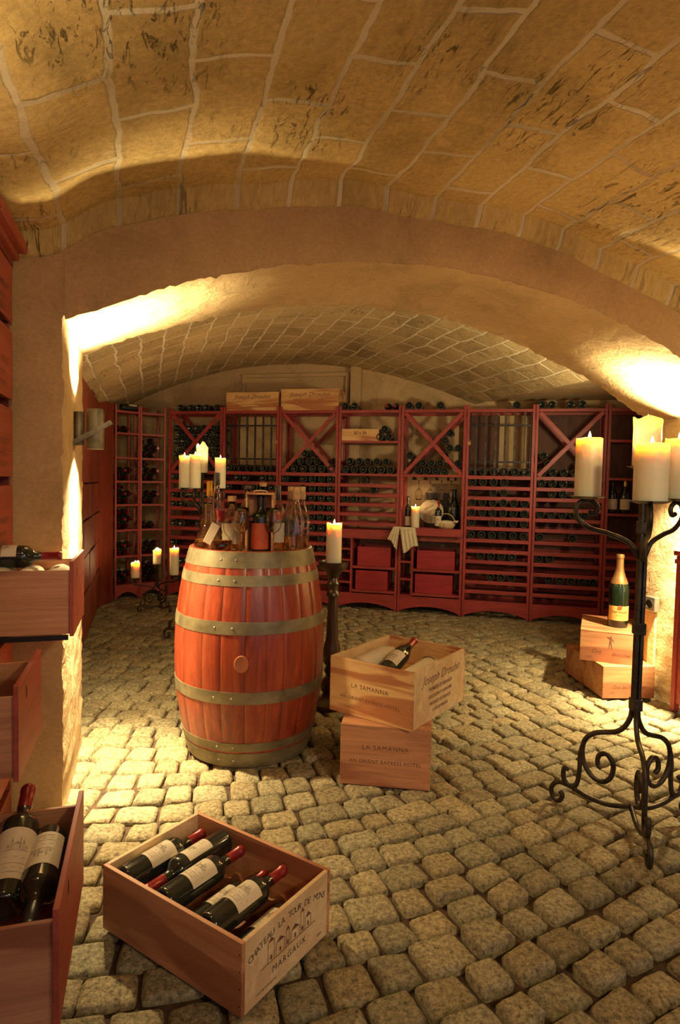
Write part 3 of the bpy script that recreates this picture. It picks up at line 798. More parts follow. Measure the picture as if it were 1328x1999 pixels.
# ================================================================== BARREL
def barrel():
    t = thing('wine_barrel', 'varnished oak wine barrel with grey metal hoops standing on the cobbles', 'barrel', (-0.415, 3.00, 0.002), 0.12)
    H = 0.945; Rm, Re = 0.350, 0.283
    def R(z): u = (z / H - .5) * 2; return Re + (Rm - Re) * (1 - abs(u) ** 2.1)
    nst = 22; per = 6; n = nst * per
    zs = [H * i / 40 for i in range(41)]
    vs = []; tint = []
    wid = [random.uniform(.75, 1.25) for _ in range(nst)]; tot = sum(wid)
    ang = []; acc = 0
    for s_ in range(nst):
        for k in range(per):
            ang.append((2 * PI * (acc + wid[s_] * (0.0, .035, .27, .5, .73, .965)[k]) / tot, k, s_))
        acc += wid[s_]
    tk = [random.uniform(.82, 1.08) for _ in range(nst)]
    for z in zs:
        for a, k, s_ in ang:
            r = R(z) - (0.0022 if k == 0 else 0.0)
            vs.append((r * math.cos(a), r * math.sin(a), z)); q = tk[s_] * (.35 if k == 0 else 1); tint.append((q, q * .96, q * .92, 1))
    fs = [(i*n + j, i*n + (j+1) % n, (i+1)*n + (j+1) % n, (i+1)*n + j) for i in range(len(zs)-1) for j in range(n)]
    # rim inside
    b0 = len(vs)
    for rr, z in ((Re - .022, H), (Re - .024, H - .035)):
        for a, k, s_ in ang: vs.append((rr * math.cos(a), rr * math.sin(a), z)); tint.append((.8, .8, .8, 1))
    top = (len(zs) - 1) * n
    fs += [(top + j, top + (j+1) % n, b0 + (j+1) % n, b0 + j) for j in range(n)] + [(b0 + j, b0 + (j+1) % n, b0 + n + (j+1) % n, b0 + n + j) for j in range(n)]
    fs.append(tuple(reversed(range(n))))
    mb = MB(); mb.add(vs, fs); o = mb.build('staves', M['barrel'], t, smooth=True)
    ca = o.data.color_attributes.new('tint', 'FLOAT_COLOR', 'POINT'); ca.data.foreach_set('color', [c for q in tint for c in q])
    MB().lathe([(0.0, H - .018), (Re - .0225, H - .018), (Re - .0225, H - .034), (0.0, H - .034)], 48).build('barrel_head', M['pine_red'], t)
    for z0, z1 in ((.875, .943), (.800, .845), (.598, .652), (.298, .352), (.078, .118), (.002, .068)):
        p = [(R(z0) - .001, z0), (R(z0) + .0025, z0), (R((z0+z1)/2) + .0030, (z0+z1)/2), (R(z1) + .0025, z1), (R(z1) - .001, z1)]
        h = MB().lathe(p, 72, cap=False).build('hoop', M['hoop'], t, auto=50)
        mb = MB()
        for q in (-.037, .037):
            a = -PI/2 - .30 + q / .32 - .12 + .10 ; zc = (z0 + z1) / 2
            c = Vector(((R(zc) + .003) * math.cos(a), (R(zc) + .003) * math.sin(a), zc))
            Mr = Matrix.Rotation(a + PI/2, 4, 'Z') @ Matrix.Rotation(PI/2, 4, 'X')
            mb.lathe([(.0055, 0), (.0045, .002), (.002, .003), (0, .003)], 12, M=Mr, c=c)
        mb.build('rivet', M['nail'], h, smooth=True)
    # round scar in the belly
    a = -PI/2 + .035 - .12 - .0; zc = .475
    Mr = Matrix.Rotation(a + PI/2, 4, 'Z') @ Matrix.Rotation(PI/2, 4, 'X')
    mb = MB(); c = Vector(((R(zc) - .001) * math.cos(a), (R(zc) - .001) * math.sin(a), zc))
    mb.lathe([(.038 , 0), (.036, .0022), (.030, .0026), (.028, .0012), (.0, .0014)], 26, M=Mr @ Matrix.Diagonal((.82, 1, 1, 1)), c=c)
    mb.v = [tuple(Vector(v) ) for v in mb.v]
    mb.build('round_plug', M['brand'], t, smooth=True)
    return t
barrel()
BT = 0.947      # standing height on the barrel rim / head
HEAD = 0.002 + .945 - .018

# ================================================================== CANDLES
def candle(label, loc, r, h, group, flame=True, rim=0.006, wonk=0.0, power=None, cat='candle', name='pillar_candle'):
    t = thing(name, label, cat, loc, random.uniform(0, 6), group)
    ph = random.uniform(0, 6)
    def wob(a, i):
        if i < 3: return 0.0
        e = rim * (0.5 + .5 * math.sin(2 * a + ph)) + rim * .35 * math.sin(5 * a + ph * 2)
        if wonk: e += wonk * max(0, math.sin(a * 1.0 + ph)) ** 6 + wonk * .8 * max(0, math.sin(a + ph + 2.3)) ** 8
        return e if i in (3, 4, 5) else 0.0
    pr = [(r*.98, 0), (r, .004), (r, h*.9), (r*(1.0 if not wonk else 1.05), h), (r*.96, h + .001), (r*.88, h - .001), (r*.80, h - .010), (0, h - .012)]
    MB().lathe(pr, 32, wob=wob).build('wax_body', M['wax'], t, smooth=True)
    MB().tube([(0, 0, h - .0125), (0, 0, h + .002)], .0012, 6).build('wick', M['dark'], t)
    if flame:
        fh = .028
        MB().lathe([(0, 0), (.0035, .003), (.0055, .008), (.0048, .014), (.0026, .021), (0, fh)], 14, c=(0, 0, h + .0005)).build('flame', M['flame'], t, smooth=True)
        lamp('candle_light', 'POINT', Vector(loc) + Vector((0, 0, h + .012)), power or CANDLE_W, color=(1.0, .60, .26), size=.010)
    return t

# ================================================================== WROUGHT IRON
def spiral(cx, cz, r0, r1, a0, a1, n=26):
    return [(cx + (r0 + (r1 - r0) * i / n) * math.cos(a0 + (a1 - a0) * i / n), cz + (r0 + (r1 - r0) * i / n) * math.sin(a0 + (a1 - a0) * i / n)) for i in range(n + 1)]
def smooth_path(pts, k=6):
    out = []
    P = [Vector(p) for p in pts]; P = [P[0]] + P + [P[-1]]
    for i in range(1, len(P) - 2):
        for j in range(k):
            t = j / k; a, b, c, d = P[i-1], P[i], P[i+1], P[i+2]
            out.append(0.5 * ((2*b) + (c - a) * t + (2*a - 5*b + 4*c - d) * t*t + (-a + 3*b - 3*c + d) * t**3))
    out.append(P[-2]); return out
def stand(name, label, loc, rz, pole_h, plates, foot=0.32, rt=0.0095, fs=1.0, foot_az=(0, 2*PI/3, 4*PI/3), group=None, cat='candelabra', plate_r=.058):
    """plates: (azimuth, radius, z) ; a radius of 0 stands on the pole"""
    t = thing(name, label, cat, loc, rz, group)
    mb = MB(); w = .014 * fs
    for i, j in ((-1, -1), (1, -1), (1, 1), (-1, 1)):
        mb.tube([(i * w * .55, j * w * .55, .44 * fs), (i * w * .55, j * w * .55, pole_h)], w * .55, 6)
    mb.build('pole', M['iron'], t, auto=40)
    for z in (.46 * fs, pole_h * .56, pole_h * .84):
        if z < pole_h: MB().box(-w * 1.35, w * 1.35, -w * 1.35, w * 1.35, z - .022 * fs, z + .022 * fs).build('collar', M['iron'], t, bevel=.003)
    for az in foot_az:
        mb = MB(); f = foot
        def to3(pts): return [Vector((x * math.cos(az), x * math.sin(az), z)) for x, z in pts]
        # main leg: from the pole down and out, curling back in a large inner scroll
        main = [(.012, .46*fs), (.018, .40*fs), (f*.22, .345*fs), (f*.55, .315*fs), (f*.70, .27*fs), (f*.70, .20*fs), (f*.58, .15*fs), (f*.42, .135*fs), (f*.30, .16*fs), (f*.27, .21*fs), (f*.36, .245*fs), (f*.47, .235*fs), (f*.49, .20*fs), (f*.43, .185*fs)]
        mb.tube(smooth_path(to3(main)), rt, 8)
        # outer strap: down the outside and curling at the foot
        outer = [(f*.70, .27*fs), (f*.745, .22*fs), (f*.75, .15*fs), (f*.79, .095*fs), (f*.90, .085*fs), (f*.985, .11*fs), (f*.97, .15*fs), (f*.90, .145*fs)]
        mb.tube(smooth_path(to3(outer)), rt, 8)
        # foot bar: from the centre ring out, ending in a scroll on the floor
        bar = [(-.006, .075*fs), (f*.3, .055*fs), (f*.6, .060*fs), (f*.85, .080*fs), (f*1.06, .085*fs), (f*1.16, .055*fs), (f*1.13, .018*fs), (f*1.04, rt + .001), (f*.99, .035*fs), (f*1.03, .050*fs)]
        mb.tube(smooth_path(to3(bar)), rt, 8)
        mb.build('leg', M['iron'], t, smooth=True)
    for az, rad, z in plates:
        if rad == 0:
            p = MB().lathe([(.0, z - .010), (plate_r*.6, z - .010), (plate_r, z - .001), (plate_r, z), (plate_r*.6, z - .006), (0, z - .006)], 28).build('drip_plate', M['iron'], t, auto=50); continue
        mb = MB()
        arm = [(.012, z - .22*fs), (rad*.25, z - .165*fs), (rad*.6, z - .135*fs), (rad*.95, z - .115*fs), (rad*1.18, z - .075*fs), (rad*1.16, z - .030*fs), (rad*.98, z - .014), (rad*.82, z - .035*fs), (rad*.86, z - .062*fs), (rad*.97, z - .058*fs)]
        mb.tube(smooth_path([Vector((x * math.cos(az), x * math.sin(az), zz)) for x, zz in arm]), rt * .95, 8)
        a = mb.build('arm', M['iron'], t, smooth=True)
        cx, cy = rad * math.cos(az), rad * math.sin(az)
        MB().lathe([(.0, z - .010), (plate_r*.6, z - .010), (plate_r, z - .001), (plate_r, z), (plate_r*.6, z - .006), (0, z - .006)], 28, c=(cx, cy, 0)).build('drip_plate', M['iron'], a, auto=50)
    return t
def stand_candle(st_loc, rz, az, rad, z): 
    return Vector(st_loc) + Vector((rad * math.cos(az + rz), rad * math.sin(az + rz), z - .0055))

# right foreground candelabra
SL = Vector((1.105, 2.31, 0.0))
def az_r(p): d = Vector((p[0], p[1], 0)) - SL; return math.atan2(d.y, d.x), d.length
pl = []
spec = [(at(1147, 974, 2.33), 1.222, .0465, .215, 'tall white pillar candle on left arm of the big iron candelabra, with a clear flame', 0, .002),
        (at(1269, 980, 2.05), 1.216, .0520, .185, 'white candle on the front arm of big iron candelabra, with hollow glowing top', 0, .004),
        (at(1322, 975, 2.38), 1.220, .0480, .225, 'white candle cut by the right picture edge on big iron candelabra', 0, .004)]
for p, z, r, h, lb, wk, rim in spec:
    a, d = az_r(p); pl.append((a, d, z))
stand('iron_candelabra', 'large black wrought iron candelabra with scrolled feet in the right foreground', SL, 0, 1.325, pl + [(0, 0, 1.335)], foot=.255, fs=1.0, foot_az=(math.radians(-103), math.radians(143), math.radians(21)), plate_r=.066)
GC = 'candles on the large iron candelabra'
for (p, z, r, h, lb, wk, rim), (a, d, _) in zip(spec, pl):
    candle(lb, stand_candle(SL, 0, a, d, z), r, h, GC, wonk=wk, rim=rim, power=4.2)
candle('highest candle on pole of big iron candelabra, with melted folded-out rim', SL + Vector((0, 0, 1.3295)), .048, .165, GC, wonk=.018, rim=.012, power=4.2)

# tall candelabra behind the barrel
S2 = Vector((-1.085, 4.98, 0)); 
def stand2():
    sp = [(at(360, 949, 4.86), 0.042, .245, 'leftmost tall candle on the candelabra behind the barrel', 0), (at(381, 951, 4.76), .042, .250, 'second tall candle from left on candelabra behind the barrel', 0),
          (at(430, 949, 4.95), .042, .235, 'tall candle standing alone at right on candelabra behind the barrel', 0)]
    pl = []
    for p, r, h, lb, wk in sp:
        d = Vector((p.x, p.y, 0)) - S2; pl.append((math.atan2(d.y, d.x), d.length, 1.185))
    hz = at(396, 923, 4.98).z
    stand('iron_candelabra', 'dark iron candelabra with four candles standing behind the barrel', S2, 0, hz - .01, pl + [(0, 0, hz)], foot=.24, fs=.9, foot_az=(math.radians(190), math.radians(310), math.radians(70)), rt=.010, plate_r=.055)
    g = 'candles on the candelabra behind the barrel'
    for (p, r, h, lb, wk), (a, d, z) in zip(sp, pl): candle(lb, stand_candle(S2, 0, a, d, z), r, h, g)
    candle('candle with horned melted rim on top of candelabra behind the barrel', S2 + Vector((0, 0, hz - .0055)), .044, .20, g, wonk=.04)
stand2()
# small low stand near the corner rack
S3 = at_z(306, 1192, 0); S3.z = 0
def stand3():
    sp = [(at(264, 1127, S3.y - .12), .040, .135, 'short melted candle, lowest on the small corner candle stand', .022), (at(340, 1121, S3.y - .10), .042, .245, 'tall straight candle at the right of small corner candle stand', 0)]
    pl = []
    for p, r, h, lb, wk in sp:
        d = Vector((p.x, p.y, 0)) - S3; pl.append((math.atan2(d.y, d.x), d.length, p.z))
    hz = at(303, 1100, S3.y).z
    stand('iron_candle_stand', 'small low iron candle stand with scrolled feet by the corner rack', S3, 0, hz - .01, pl + [(0, 0, hz)], foot=.15, fs=.62, foot_az=(math.radians(210), math.radians(335), math.radians(90)), rt=.0065, cat='candle stand', plate_r=.042)
    g = 'candles on the small corner candle stand'
    for (p, r, h, lb, wk), (a, d, z) in zip(sp, pl): candle(lb, stand_candle(S3, 0, a, d, z), r, h, g, wonk=wk)
    candle('middle candle with bitten rim, topmost on the small corner stand', S3 + Vector((0, 0, hz - .0055)), .038, .13, g, wonk=.02)
stand3()
# turned wooden candlestick right of the barrel
S4 = Vector((-0.03, 3.52, 0.001))
def turned():
    t = thing('turned_candlestick', 'tall dark turned wooden candlestick between barrel and stacked crates', 'candlestick', S4)
    k = .812
    MB().lathe([(.105, 0), (.105, .02), (.085, .035), (.055, .05), (.045, .07), (.060, .095), (.062, .12), (.048, .150), (.030, .17), (.042, .20), (.030, .225)], 28).build('base', M['blackwood'], t, auto=45)
    MB().lathe([(.032, .2255), (.050, .25), (.055, .285), (.046, .33), (.034, .38), (.029, .50), (.026, .60), (.030, .615), (.040, .625), (.038, .64), (.026, .655), (.030, .675), (.036, .69), (.028, .705), (.025, .72)], 28, cap=True).build('turned_shaft', M['blackwood'], t, auto=45)
    MB().lathe([(.025, .7205), (.034, .735), (.050, .757), (.070, .772), (.082, .785), (.084, k), (.078, k), (.074, k - .008), (0, k - .008)], 28).build('drip_pan', M['blackwood'], t, auto=45)
    candle('thick white pillar candle burning on turned wooden candlestick', S4 + Vector((0, 0, k - .0078)), .043, .215, None, rim=.008)
turned()

# ================================================================== WALL SCONCES
def sconce(loc, label, rot, up, down):
    t = thing('wall_sconce', label, 'wall lamp', loc, rot, 'twin wall sconces on the arch reveals')
    # local x points away from the reveal
    MB().lathe([(.033, -.068), (.033, .068)], 24, M=Matrix.Translation((.008, 0, 0)) @ Matrix.Diagonal((.62, 1, 1, 1))).build('wall_plate', M['stone_lamp'], t, auto=50)
    MB().lathe([(.028, -.078), (.0325, -.080), (.034, -.0825), (.034, .0825), (.0325, .080), (.028, .078)], 28, c=(.070, 0, 0), cap=False).build('lamp_tube', M['stone_lamp'], t, auto=50)
    for s in (-1, 1):
        MB().lathe([(0, 0), (.0275, 0)], 24, c=(.070, 0, s * .076), cap=False).build('lens', M['lampglow'], t)
    mb = MB(); mb.bar((-.012, -.038, -.060), (.135, -.038, .030), .010, .020); mb.build('cross_bar', M['stone_lamp'], t, bevel=.001)
    R_ = Matrix.Rotation(rot, 4, 'Z')
    for s, pw in ((1, up), (-1, down)):
        p = Vector(loc) + R_ @ Vector((.070, 0, s * .086))
        ro = (PI, 0, 0) if s > 0 else (0, 0, 0)
        lamp('sconce_light', 'SPOT', p, pw, size=.022, rot=ro, spot=112 if s > 0 else 125, blend=.8)
        if s < 0: lamp('sconce_light', 'SPOT', p, pw * 3.0, size=.022, rot=ro, spot=58, blend=1.0)
    return t
sconce(VT(0.012, 0.31, 1.452), 'bronze twin-tube wall sconce glowing on the left arch reveal', ROOM_ROT, SCONCE_UP, SCONCE_DOWN)
sconce(VT(OPEN_R - .012, 0.25, 1.42), 'wall sconce on right arch reveal hidden behind the candelabra candles', ROOM_ROT + PI, SCONCE_UP * 4.2, SCONCE_DOWN * 1.45)

# socket on the right reveal
def socket():
    t = thing('wall_socket', 'silver wall socket on the rough right arch reveal', 'socket', VT(OPEN_R - .004, .575, .56), ROOM_ROT + PI)
    MB().box(.0, .040, -.042, .042, -.045, .045).build('housing', M['steel'], t, bevel=.006)
    MB().lathe([(.027, 0), (.027, .004), (.022, .004), (.020, -.002), (0, -.002)], 24, M=Matrix.Rotation(PI/2, 4, 'Y'), c=(.0405, 0, 0)).build('socket_well', M['blackmetal'], t)
    MB().box(-.0, .018, -.028, .028, -.50, -.046).build('cable_cover', M['reveal'], t, bevel=.006)
socket()

# ================================================================== RACKS
HS = [1.34, 1.24, 1.145, 1.05, .955, .86, .745, .645, .545, .45, .35, .26]   # slatted rows, top of the rail
TOP = 1.96; DEP = 0.34; PW = 0.024
def rackpos(k, x, y, z): return RK(k * MW + x, y, z)
BAY = ['bay behind the tall candles', 'left grille bay', 'left cross-braced bay', 'bay of open shelves', 'bay of hanging glasses', 'right grille bay', 'right cross-braced bay', 'last bay on the right']
RL = ['cross-braced wine rack bay behind tall candles, next to the corner shelves', 'wine rack bay with left iron grille, above the barrel', 'cross-braced wine rack bay between left grille and open shelves', 'wine rack bay with open shelves, pale box and two crimson drawers on left',
      'wine rack bay with serving niche, hanging glasses and crimson boxes', 'wine rack bay with right iron grille beside the serving niche', 'cross-braced wine rack bay behind foreground candle, right of right grille', 'darkest wine rack bay at far right by the pier']
racks = []
def rack_base(k, wide=MW):
    t = thing('wine_rack', RL[k], 'wine rack', RK(k * MW, 0, 0), RA, 'red wine rack bays along the back wall')
    racks.append(t)
    H = 2.0
    for x in (0.003, wide - PW - .003):
        for y in (0, DEP - .03): MB().box(x, x + PW, y, y + .03, 0, H).build('upright', M['rackz'], t, bevel=.002)
        for z in (.20, 1.30, 1.93): MB().box(x + .004, x + PW - .004, .03, DEP - .03, z - .02, z + .02).build('side_tie', M['rackz'], t)
    x0, x1 = PW + .003, wide - PW - .003
    for y in (0.004, DEP - .024): MB().box(x0, x1, y, y + .02, TOP - .028, TOP).build('top_rail', M['rack'], t, bevel=.002)
    # base board with arched underside
    n = 18; vs = []
    for i in range(n + 1):
        u = i / n; x = x0 + (x1 - x0) * u; zb = .012 + .055 * math.sin(PI * u) ** .8
        vs += [(x, .004, zb), (x, .004, .158), (x, .024, .158), (x, .024, zb)]
    fs = [(0, 1, 2, 3), (4*n+3, 4*n+2, 4*n+1, 4*n)]
    for i in range(n):
        a = 4 * i; b = a + 4; fs += [(a, b, b+1, a+1), (a+1, b+1, b+2, a+2), (a+2, b+2, b+3, a+3), (a+3, b+3, b, a)]
    MB().add(vs, fs).build('base_board', M['rack'], t)
    MB().box(x0, x1, DEP - .024, DEP - .004, .10, .158).build('base_board', M['rack'], t)
    return t
def rails(t, rows, x0=PW + .003, x1=MW - PW - .003):
    for z in rows:
        MB().box(x0, x1, .002, .022, z - .034, z).box(x0, x1, DEP - .024, DEP - .004, z - .034, z).box(x0 + .001, x0 + .011, .022, DEP - .024, z - .03, z - .01).box(x1 - .011, x1 - .001, .022, DEP - .024, z - .03, z - .01).build('shelf_rail', M['rack'], t, bevel=.0015)
def xbrace(t, z0, z1):
    x0, x1 = PW + .003, MW - PW - .003
    for y in (0.008, DEP - .016):
        o_ = .011 if y < .1 else -.011
        MB().bar((x0 + .012, y, z0 + .006), (x1 - .012, y, z1 - .034), .036, .012, up=Vector((0, 1, 0))).build('cross_brace', M['rack'], t, bevel=.001)
        MB().bar((x1 - .012, y + o_, z0 + .006), (x0 + .012, y + o_, z1 - .034), .036, .012, up=Vector((0, 1, 0))).build('cross_brace', M['rack'], t, bevel=.001)
def shelf(t, z, x0=PW + .003, x1=MW - PW - .003, th=.022, name='shelf', y1=DEP):
    return MB().box(x0, x1, .002, y1, z - th, z).build(name, M['rack'], t, bevel=.002)
def grille(t):
    z0, z1 = HS[0], TOP - .03; x0, x1 = PW + .003, MW - PW - .003
    g = MB()
    for z in (z0 + .055, z1 - .12, z0 + .13): g.box(x0 + .006, x1 - .006, .0265, .0325, z - .008, z + .008)
    g.box(x0, x0 + .014, .026, .033, z0, z1).box(x1 - .014, x1, .026, .033, z0, z1)
    f_ = g.build('grille_frame', M['blackmetal'], t)
    for i in range(6):
        x = x0 + (x1 - x0) * (i + .75) / 6.5
        MB().box(x - .009, x + .009, .018, .026, z0 + .002, z1).build('grille_bar', M['iron'], f_)
    lk = MB().lathe([(.018, -.006), (.018, .006)], 16, M=Matrix.Rotation(PI/2, 4, 'X'), c=((x0 if t is racks[5] else x1) + (.0 if t is racks[5] else -.0), -.008, z0 + .30)).build('padlock', M['foil_gold'], t, auto=50)
    MB().tube([(.012 * math.cos(a) + (x0 if t is racks[5] else x1), -.008, z0 + .315 + .02 * math.sin(a)) for a in np.linspace(0, PI, 9)], .0025, 6).build('shackle', M['steel'], lk)
for k in range(8): rack_base(k)
LOW = HS[1:]
for k in (0, 1, 2, 5, 6): rails(racks[k], HS)
rails(racks[7], HS[6:])
for k in (0, 2, 4, 6): xbrace(racks[k], HS[0], TOP)
for k in (1, 5): grille(racks[k])
for k, zt in ((0, 1.30), (1, 1.30), (2, 1.30), (5, 1.30), (6, 1.93), (7, 1.93)):
    MB().box(.005, MW - .005, DEP + .002, DEP + .010, .02, zt).build('back_panel', M['rackback'], racks[k])
MB().box(.005, .30, DEP + .002, DEP + .010, 1.3005, 1.93).build('side_back_panel', M['rackback'], racks[5])
# bay of open shelves
t = racks[3]; shelf(t, HS[0]); shelf(t, 1.66); rails(t, HS[1:6]); 
MB().box(PW + .003, MW - PW - .003, -.004, DEP, .77, .79).build('counter', M['rack'], t, bevel=.002)
MB().box(PW + .003, MW - PW - .003, -.002, .018, .700, .7695).build('apron', M['rack'], t, bevel=.002)
def lower_cab(t, xd, side):
    x0, x1 = PW + .003, MW - PW - .003
    MB().box(xd - .010, xd + .010, .0, DEP, .158, .6995).build('divider', M['rackz'], t, bevel=.002)
    a, b = x0, xd - .010
    for z in ((.60, .49, .38, .27) if side == 3 else (.62, .50, .33, .17)): MB().box(a, b, .004, DEP, z - .018, z).build('narrow_shelf', M['rack'], t, bevel=.001)
    for z in (.43, .195): MB().box(xd + .010, x1, -.012, DEP, z - .024, z).build('shelf', M['rack'], t, bevel=.002)
lower_cab(racks[3], .155, 3); lower_cab(racks[4], .140, 4)
t = racks[4]; shelf(t, HS[0]); 
MB().box(PW + .003, MW - PW - .003, -.05, DEP, .80, .825).build('counter', M['rack'], t, bevel=.002)
MB().box(-.02, MW - .004, -.062, -.051, .755, .830).build('counter_edge', M['rack'], t, bevel=.003)
MB().box(PW + .003, MW - PW - .003, .002, .018, .700, .799).build('apron', M['cabinet'], t, bevel=.002)
mb = MB()
for x in (.12, .23, .34, .45, .52): mb.box(x - .004, x + .004, .02, DEP - .02, HS[0] - .052, HS[0] - .046).box(x - .001, x + .001, .02, DEP - .02, HS[0] - .046, HS[0] - .0225)
mb.build('glass_hanger', M['iron'], t)
# last bay
t = racks[7]; shelf(t, HS[0]); shelf(t, HS[0] + .34); shelf(t, 1.02); 

# corner shelves, two narrow bays
CA, CB, CC = Vector((-2.275, 6.42, 0)), Vector((-2.085, 6.62, 0)), Vector((-1.862, 6.775, 0))
CZ = [1.93, 1.70, 1.44, 1.20, .96, .70, .16]
def corner_bay(a, b, label):
    d = b - a; w = d.length; ang = math.atan2(d.y, d.x)
    t = thing('corner_wine_rack', label, 'wine rack', a, ang, 'narrow corner bays of the wine rack')
    for x in (0.0, w - .022): MB().box(x, x + .020, 0, .02, 0, 1.99).box(x, x + .020, .22, .24, 0, 1.99).build('upright', M['rackz'], t, bevel=.002)
    zz = [1.93, 1.71, 1.46, 1.22, .98, .72, .45]
    for z in zz: MB().box(.020, w - .022, .002, .24, z - .02, z).build('shelf', M['rack'], t, bevel=.002)
    n = 10; vs = []
    for i in range(n + 1):
        u = i / n; x = .020 + (w - .042) * u; zb = .012 + .06 * math.sin(PI * u) ** .8
        vs += [(x, .004, zb), (x, .004, .15), (x, .024, .15), (x, .024, zb)]
    fs = [(0, 1, 2, 3), (4*n+3, 4*n+2, 4*n+1, 4*n)]
    for i in range(n):
        p = 4 * i; q = p + 4; fs += [(p, q, q+1, p+1), (p+1, q+1, q+2, p+2), (p+2, q+2, q+3, p+3), (p+3, q+3, q, p)]
    MB().add(vs, fs).build('base_board', M['rack'], t)
    MB().box(.02, w - .022, .024, .24, .13, .15).build('shelf', M['rack'], t)
    return t, w, ang, [.15] + zz[::-1]
cb1, cw1, ca1, cz1 = corner_bay(CA, CB, 'narrow corner shelf bay at far left beside the crate wall')
cb2, cw2, ca2, cz2 = corner_bay(CB, CC, 'second narrow corner shelf bay, joining the back wall rack')
def mk_board():
    mb = MB(); a = VT(-.15, 3.93); b = CA + Vector((-.012, -.012, 0)); d = (b - a); n_ = Vector((-d.y, d.x, 0)).normalized() * .02
    vs = [a, b, b + n_, a + n_]; vs = vs + [v + Vector((0, 0, 1.99)) for v in vs]
    mb.add(vs, [(3,2,1,0), (4,5,6,7), (0,1,5,4), (1,2,6,5), (2,3,7,6), (3,0,4,7)])
    o_ = mb.build('end_panel', M['cabinet']); tag(o_, 'tall dark red end panel between crate wall and corner shelves', 'panel')
mk_board()

# ---- rack bottles: one mesh each, copies share data
def low_bottle(name, parts, n=16):
    mb = MB()
    for prof, mi in parts: mb.lathe(prof, n, mi=mi, cap=False)
    me = mb.build(name, [M['bottle'], M['capsule'], M['capsule_k'], M['label'], M['rim_highlight']], auto=45).data
    return me
pb = prof_bordeaux()
tmp_names = []
ringp = [(RB*.83, .0008), (RB*.87, -.0006), (RB*.93, .0006)]
me_base = low_bottle('wine_bottle', [(pb, 0), (ringp, 4), ([(outer_r(pb, .236) + .0005, .236)] + [(q[0] + .0005, q[1]) for q in pb if q[1] > .24], 2)])
tmp0 = [o_ for o_ in COL.objects if o_.data == me_base][0]
me_lab = low_bottle('wine_bottle', [(pb, 0), ([(outer_r(pb, .236) + .0005, .236)] + [(q[0] + .0005, q[1]) for q in pb if q[1] > .24], 1), ([(RB + .0005, .08), (RB + .0005, .165)], 3)])
tmp1 = [o_ for o_ in COL.objects if o_.data == me_lab][0]
NB = 0
def rack_bottle(p, d, label, group, me=None, rx=0.0):
    """p: centre of the base end, d: unit vector toward the neck"""
    global NB
    src = tmp0 if me is None else tmp1
    o_ = src.copy(); COL.objects.link(o_); tag(o_, label, 'wine bottle', group); NB += 1
    d = Vector(d); z = d.normalized(); y = Vector((0, 0, 1)); y = (y - z * y.dot(z)).normalized(); x = y.cross(z)
    Mx = Matrix((x, y, z)).transposed() @ Matrix.Rotation(rx, 3, 'Z')
    o_.location = p; o_.rotation_euler = Mx.to_euler()
    return o_
inner0, inner1 = PW + .003 + .045, MW - PW - .003 - .045
def slat_row(k, r, occ):
    for i, c in enumerate(occ):
        if c == '.': continue
        x = inner0 + (inner1 - inner0) * i / 5
        y = .004 + random.uniform(-.012, .012)
        z = HS[r] + RB + .0006
        lb = f'dark bottle, {ORD[i]} slot from left, {ORD[r]} slatted row, {BAY[k]}'
        rack_bottle(rackpos(k, x, y, z), RN, lb, f'bottles lying in the {BAY[k]}')
rows = {0: {1: 'xxx...', 3: 'xxxxx.', 4: 'xxxxx.', 6: 'xx.x..', 8: 'x..xx.', 10: 'xx.x..'},
        1: {0: 'x...x.', 1: '.xx.xx', 2: 'x.xx.x'},
        2: {0: 'xxxxxx', 1: 'x.xxxx', 2: '..xxxx', 3: '..xxxx', 4: '...xxx', 5: '...xxx', 6: '...xxx', 7: '....xx', 8: '...xx.'},
        3: {1: '..x...', 2: '...x..', 3: 'xxx...'},
        5: {0: '.xxxxx', 1: 'xxxx..', 2: '..xx..', 3: 'xxxxxx', 4: 'xxxxxx', 5: 'x.xxxx', 6: 'xxxxxx', 8: '.xxxx.', 10: '..xxx.'},
        6: {0: 'xxxx..', 1: 'xxx.x.', 2: '.xx...', 4: 'xxxxx.', 6: 'x..x..', 8: 'xx....', 10: '.xxxxx'}}
for k, dd in rows.items():
    for r, occ in dd.items(): slat_row(k, r, occ)
# slat_row of the open-shelf bay uses rows 1..5; top slats start lower there
def pile(k, rowspec, z0, place, x0=None, pitch=.078, group=None, yoff=.004):
    for j, occ in enumerate(rowspec):
        for i, c in enumerate(occ):
            if c == '.': continue
            x = (x0 or inner0) + pitch * i + (pitch / 2 if j % 2 else 0)
            z = z0 + RB + .0006 + j * pitch * .868
            rack_bottle(rackpos(k, x, yoff + random.uniform(-.008, .008), z), RN, f'dark bottle, {ORD[i]} from left, layer {ORD[j]}, {place}', group or f'bottles piled {place}')
pile(0, ['xxxxxxx', 'xxxxxx', 'xxxxxxx', 'xxxxxx', 'xxxxxxx', 'xxxxxx', 'xxxxxxx'], HS[0], 'in cross bin behind tall candles', x0=PW + .045, pitch=.078, yoff=.045)
pile(1, ['xxxxxx'], HS[0], 'behind the left grille', x0=.09, pitch=.086, yoff=.045)
pile(2, ['.xxxx.', 'xxxx.x', '..xx..'], HS[0], 'in the left cross bin', x0=.085, pitch=.088, yoff=.045)
pile(3, ['xxxxxx', 'xxxxx.'], HS[0], 'on middle shelf of open bay', x0=.075, pitch=.090)
pile(3, ['....xx', '....x.'], 1.66, 'beside the pale box on shelf', x0=.075, pitch=.085)
pile(4, ['.xxxx.', 'xxxx.x', 'x...x.', '....xx', '....x.', '....x.'], HS[0], 'in cross bin above hanging glasses', x0=.085, pitch=.084, yoff=.045)
pile(5, ['xxxxxx'], HS[0], 'behind the right grille', x0=.08, pitch=.088, yoff=.045)
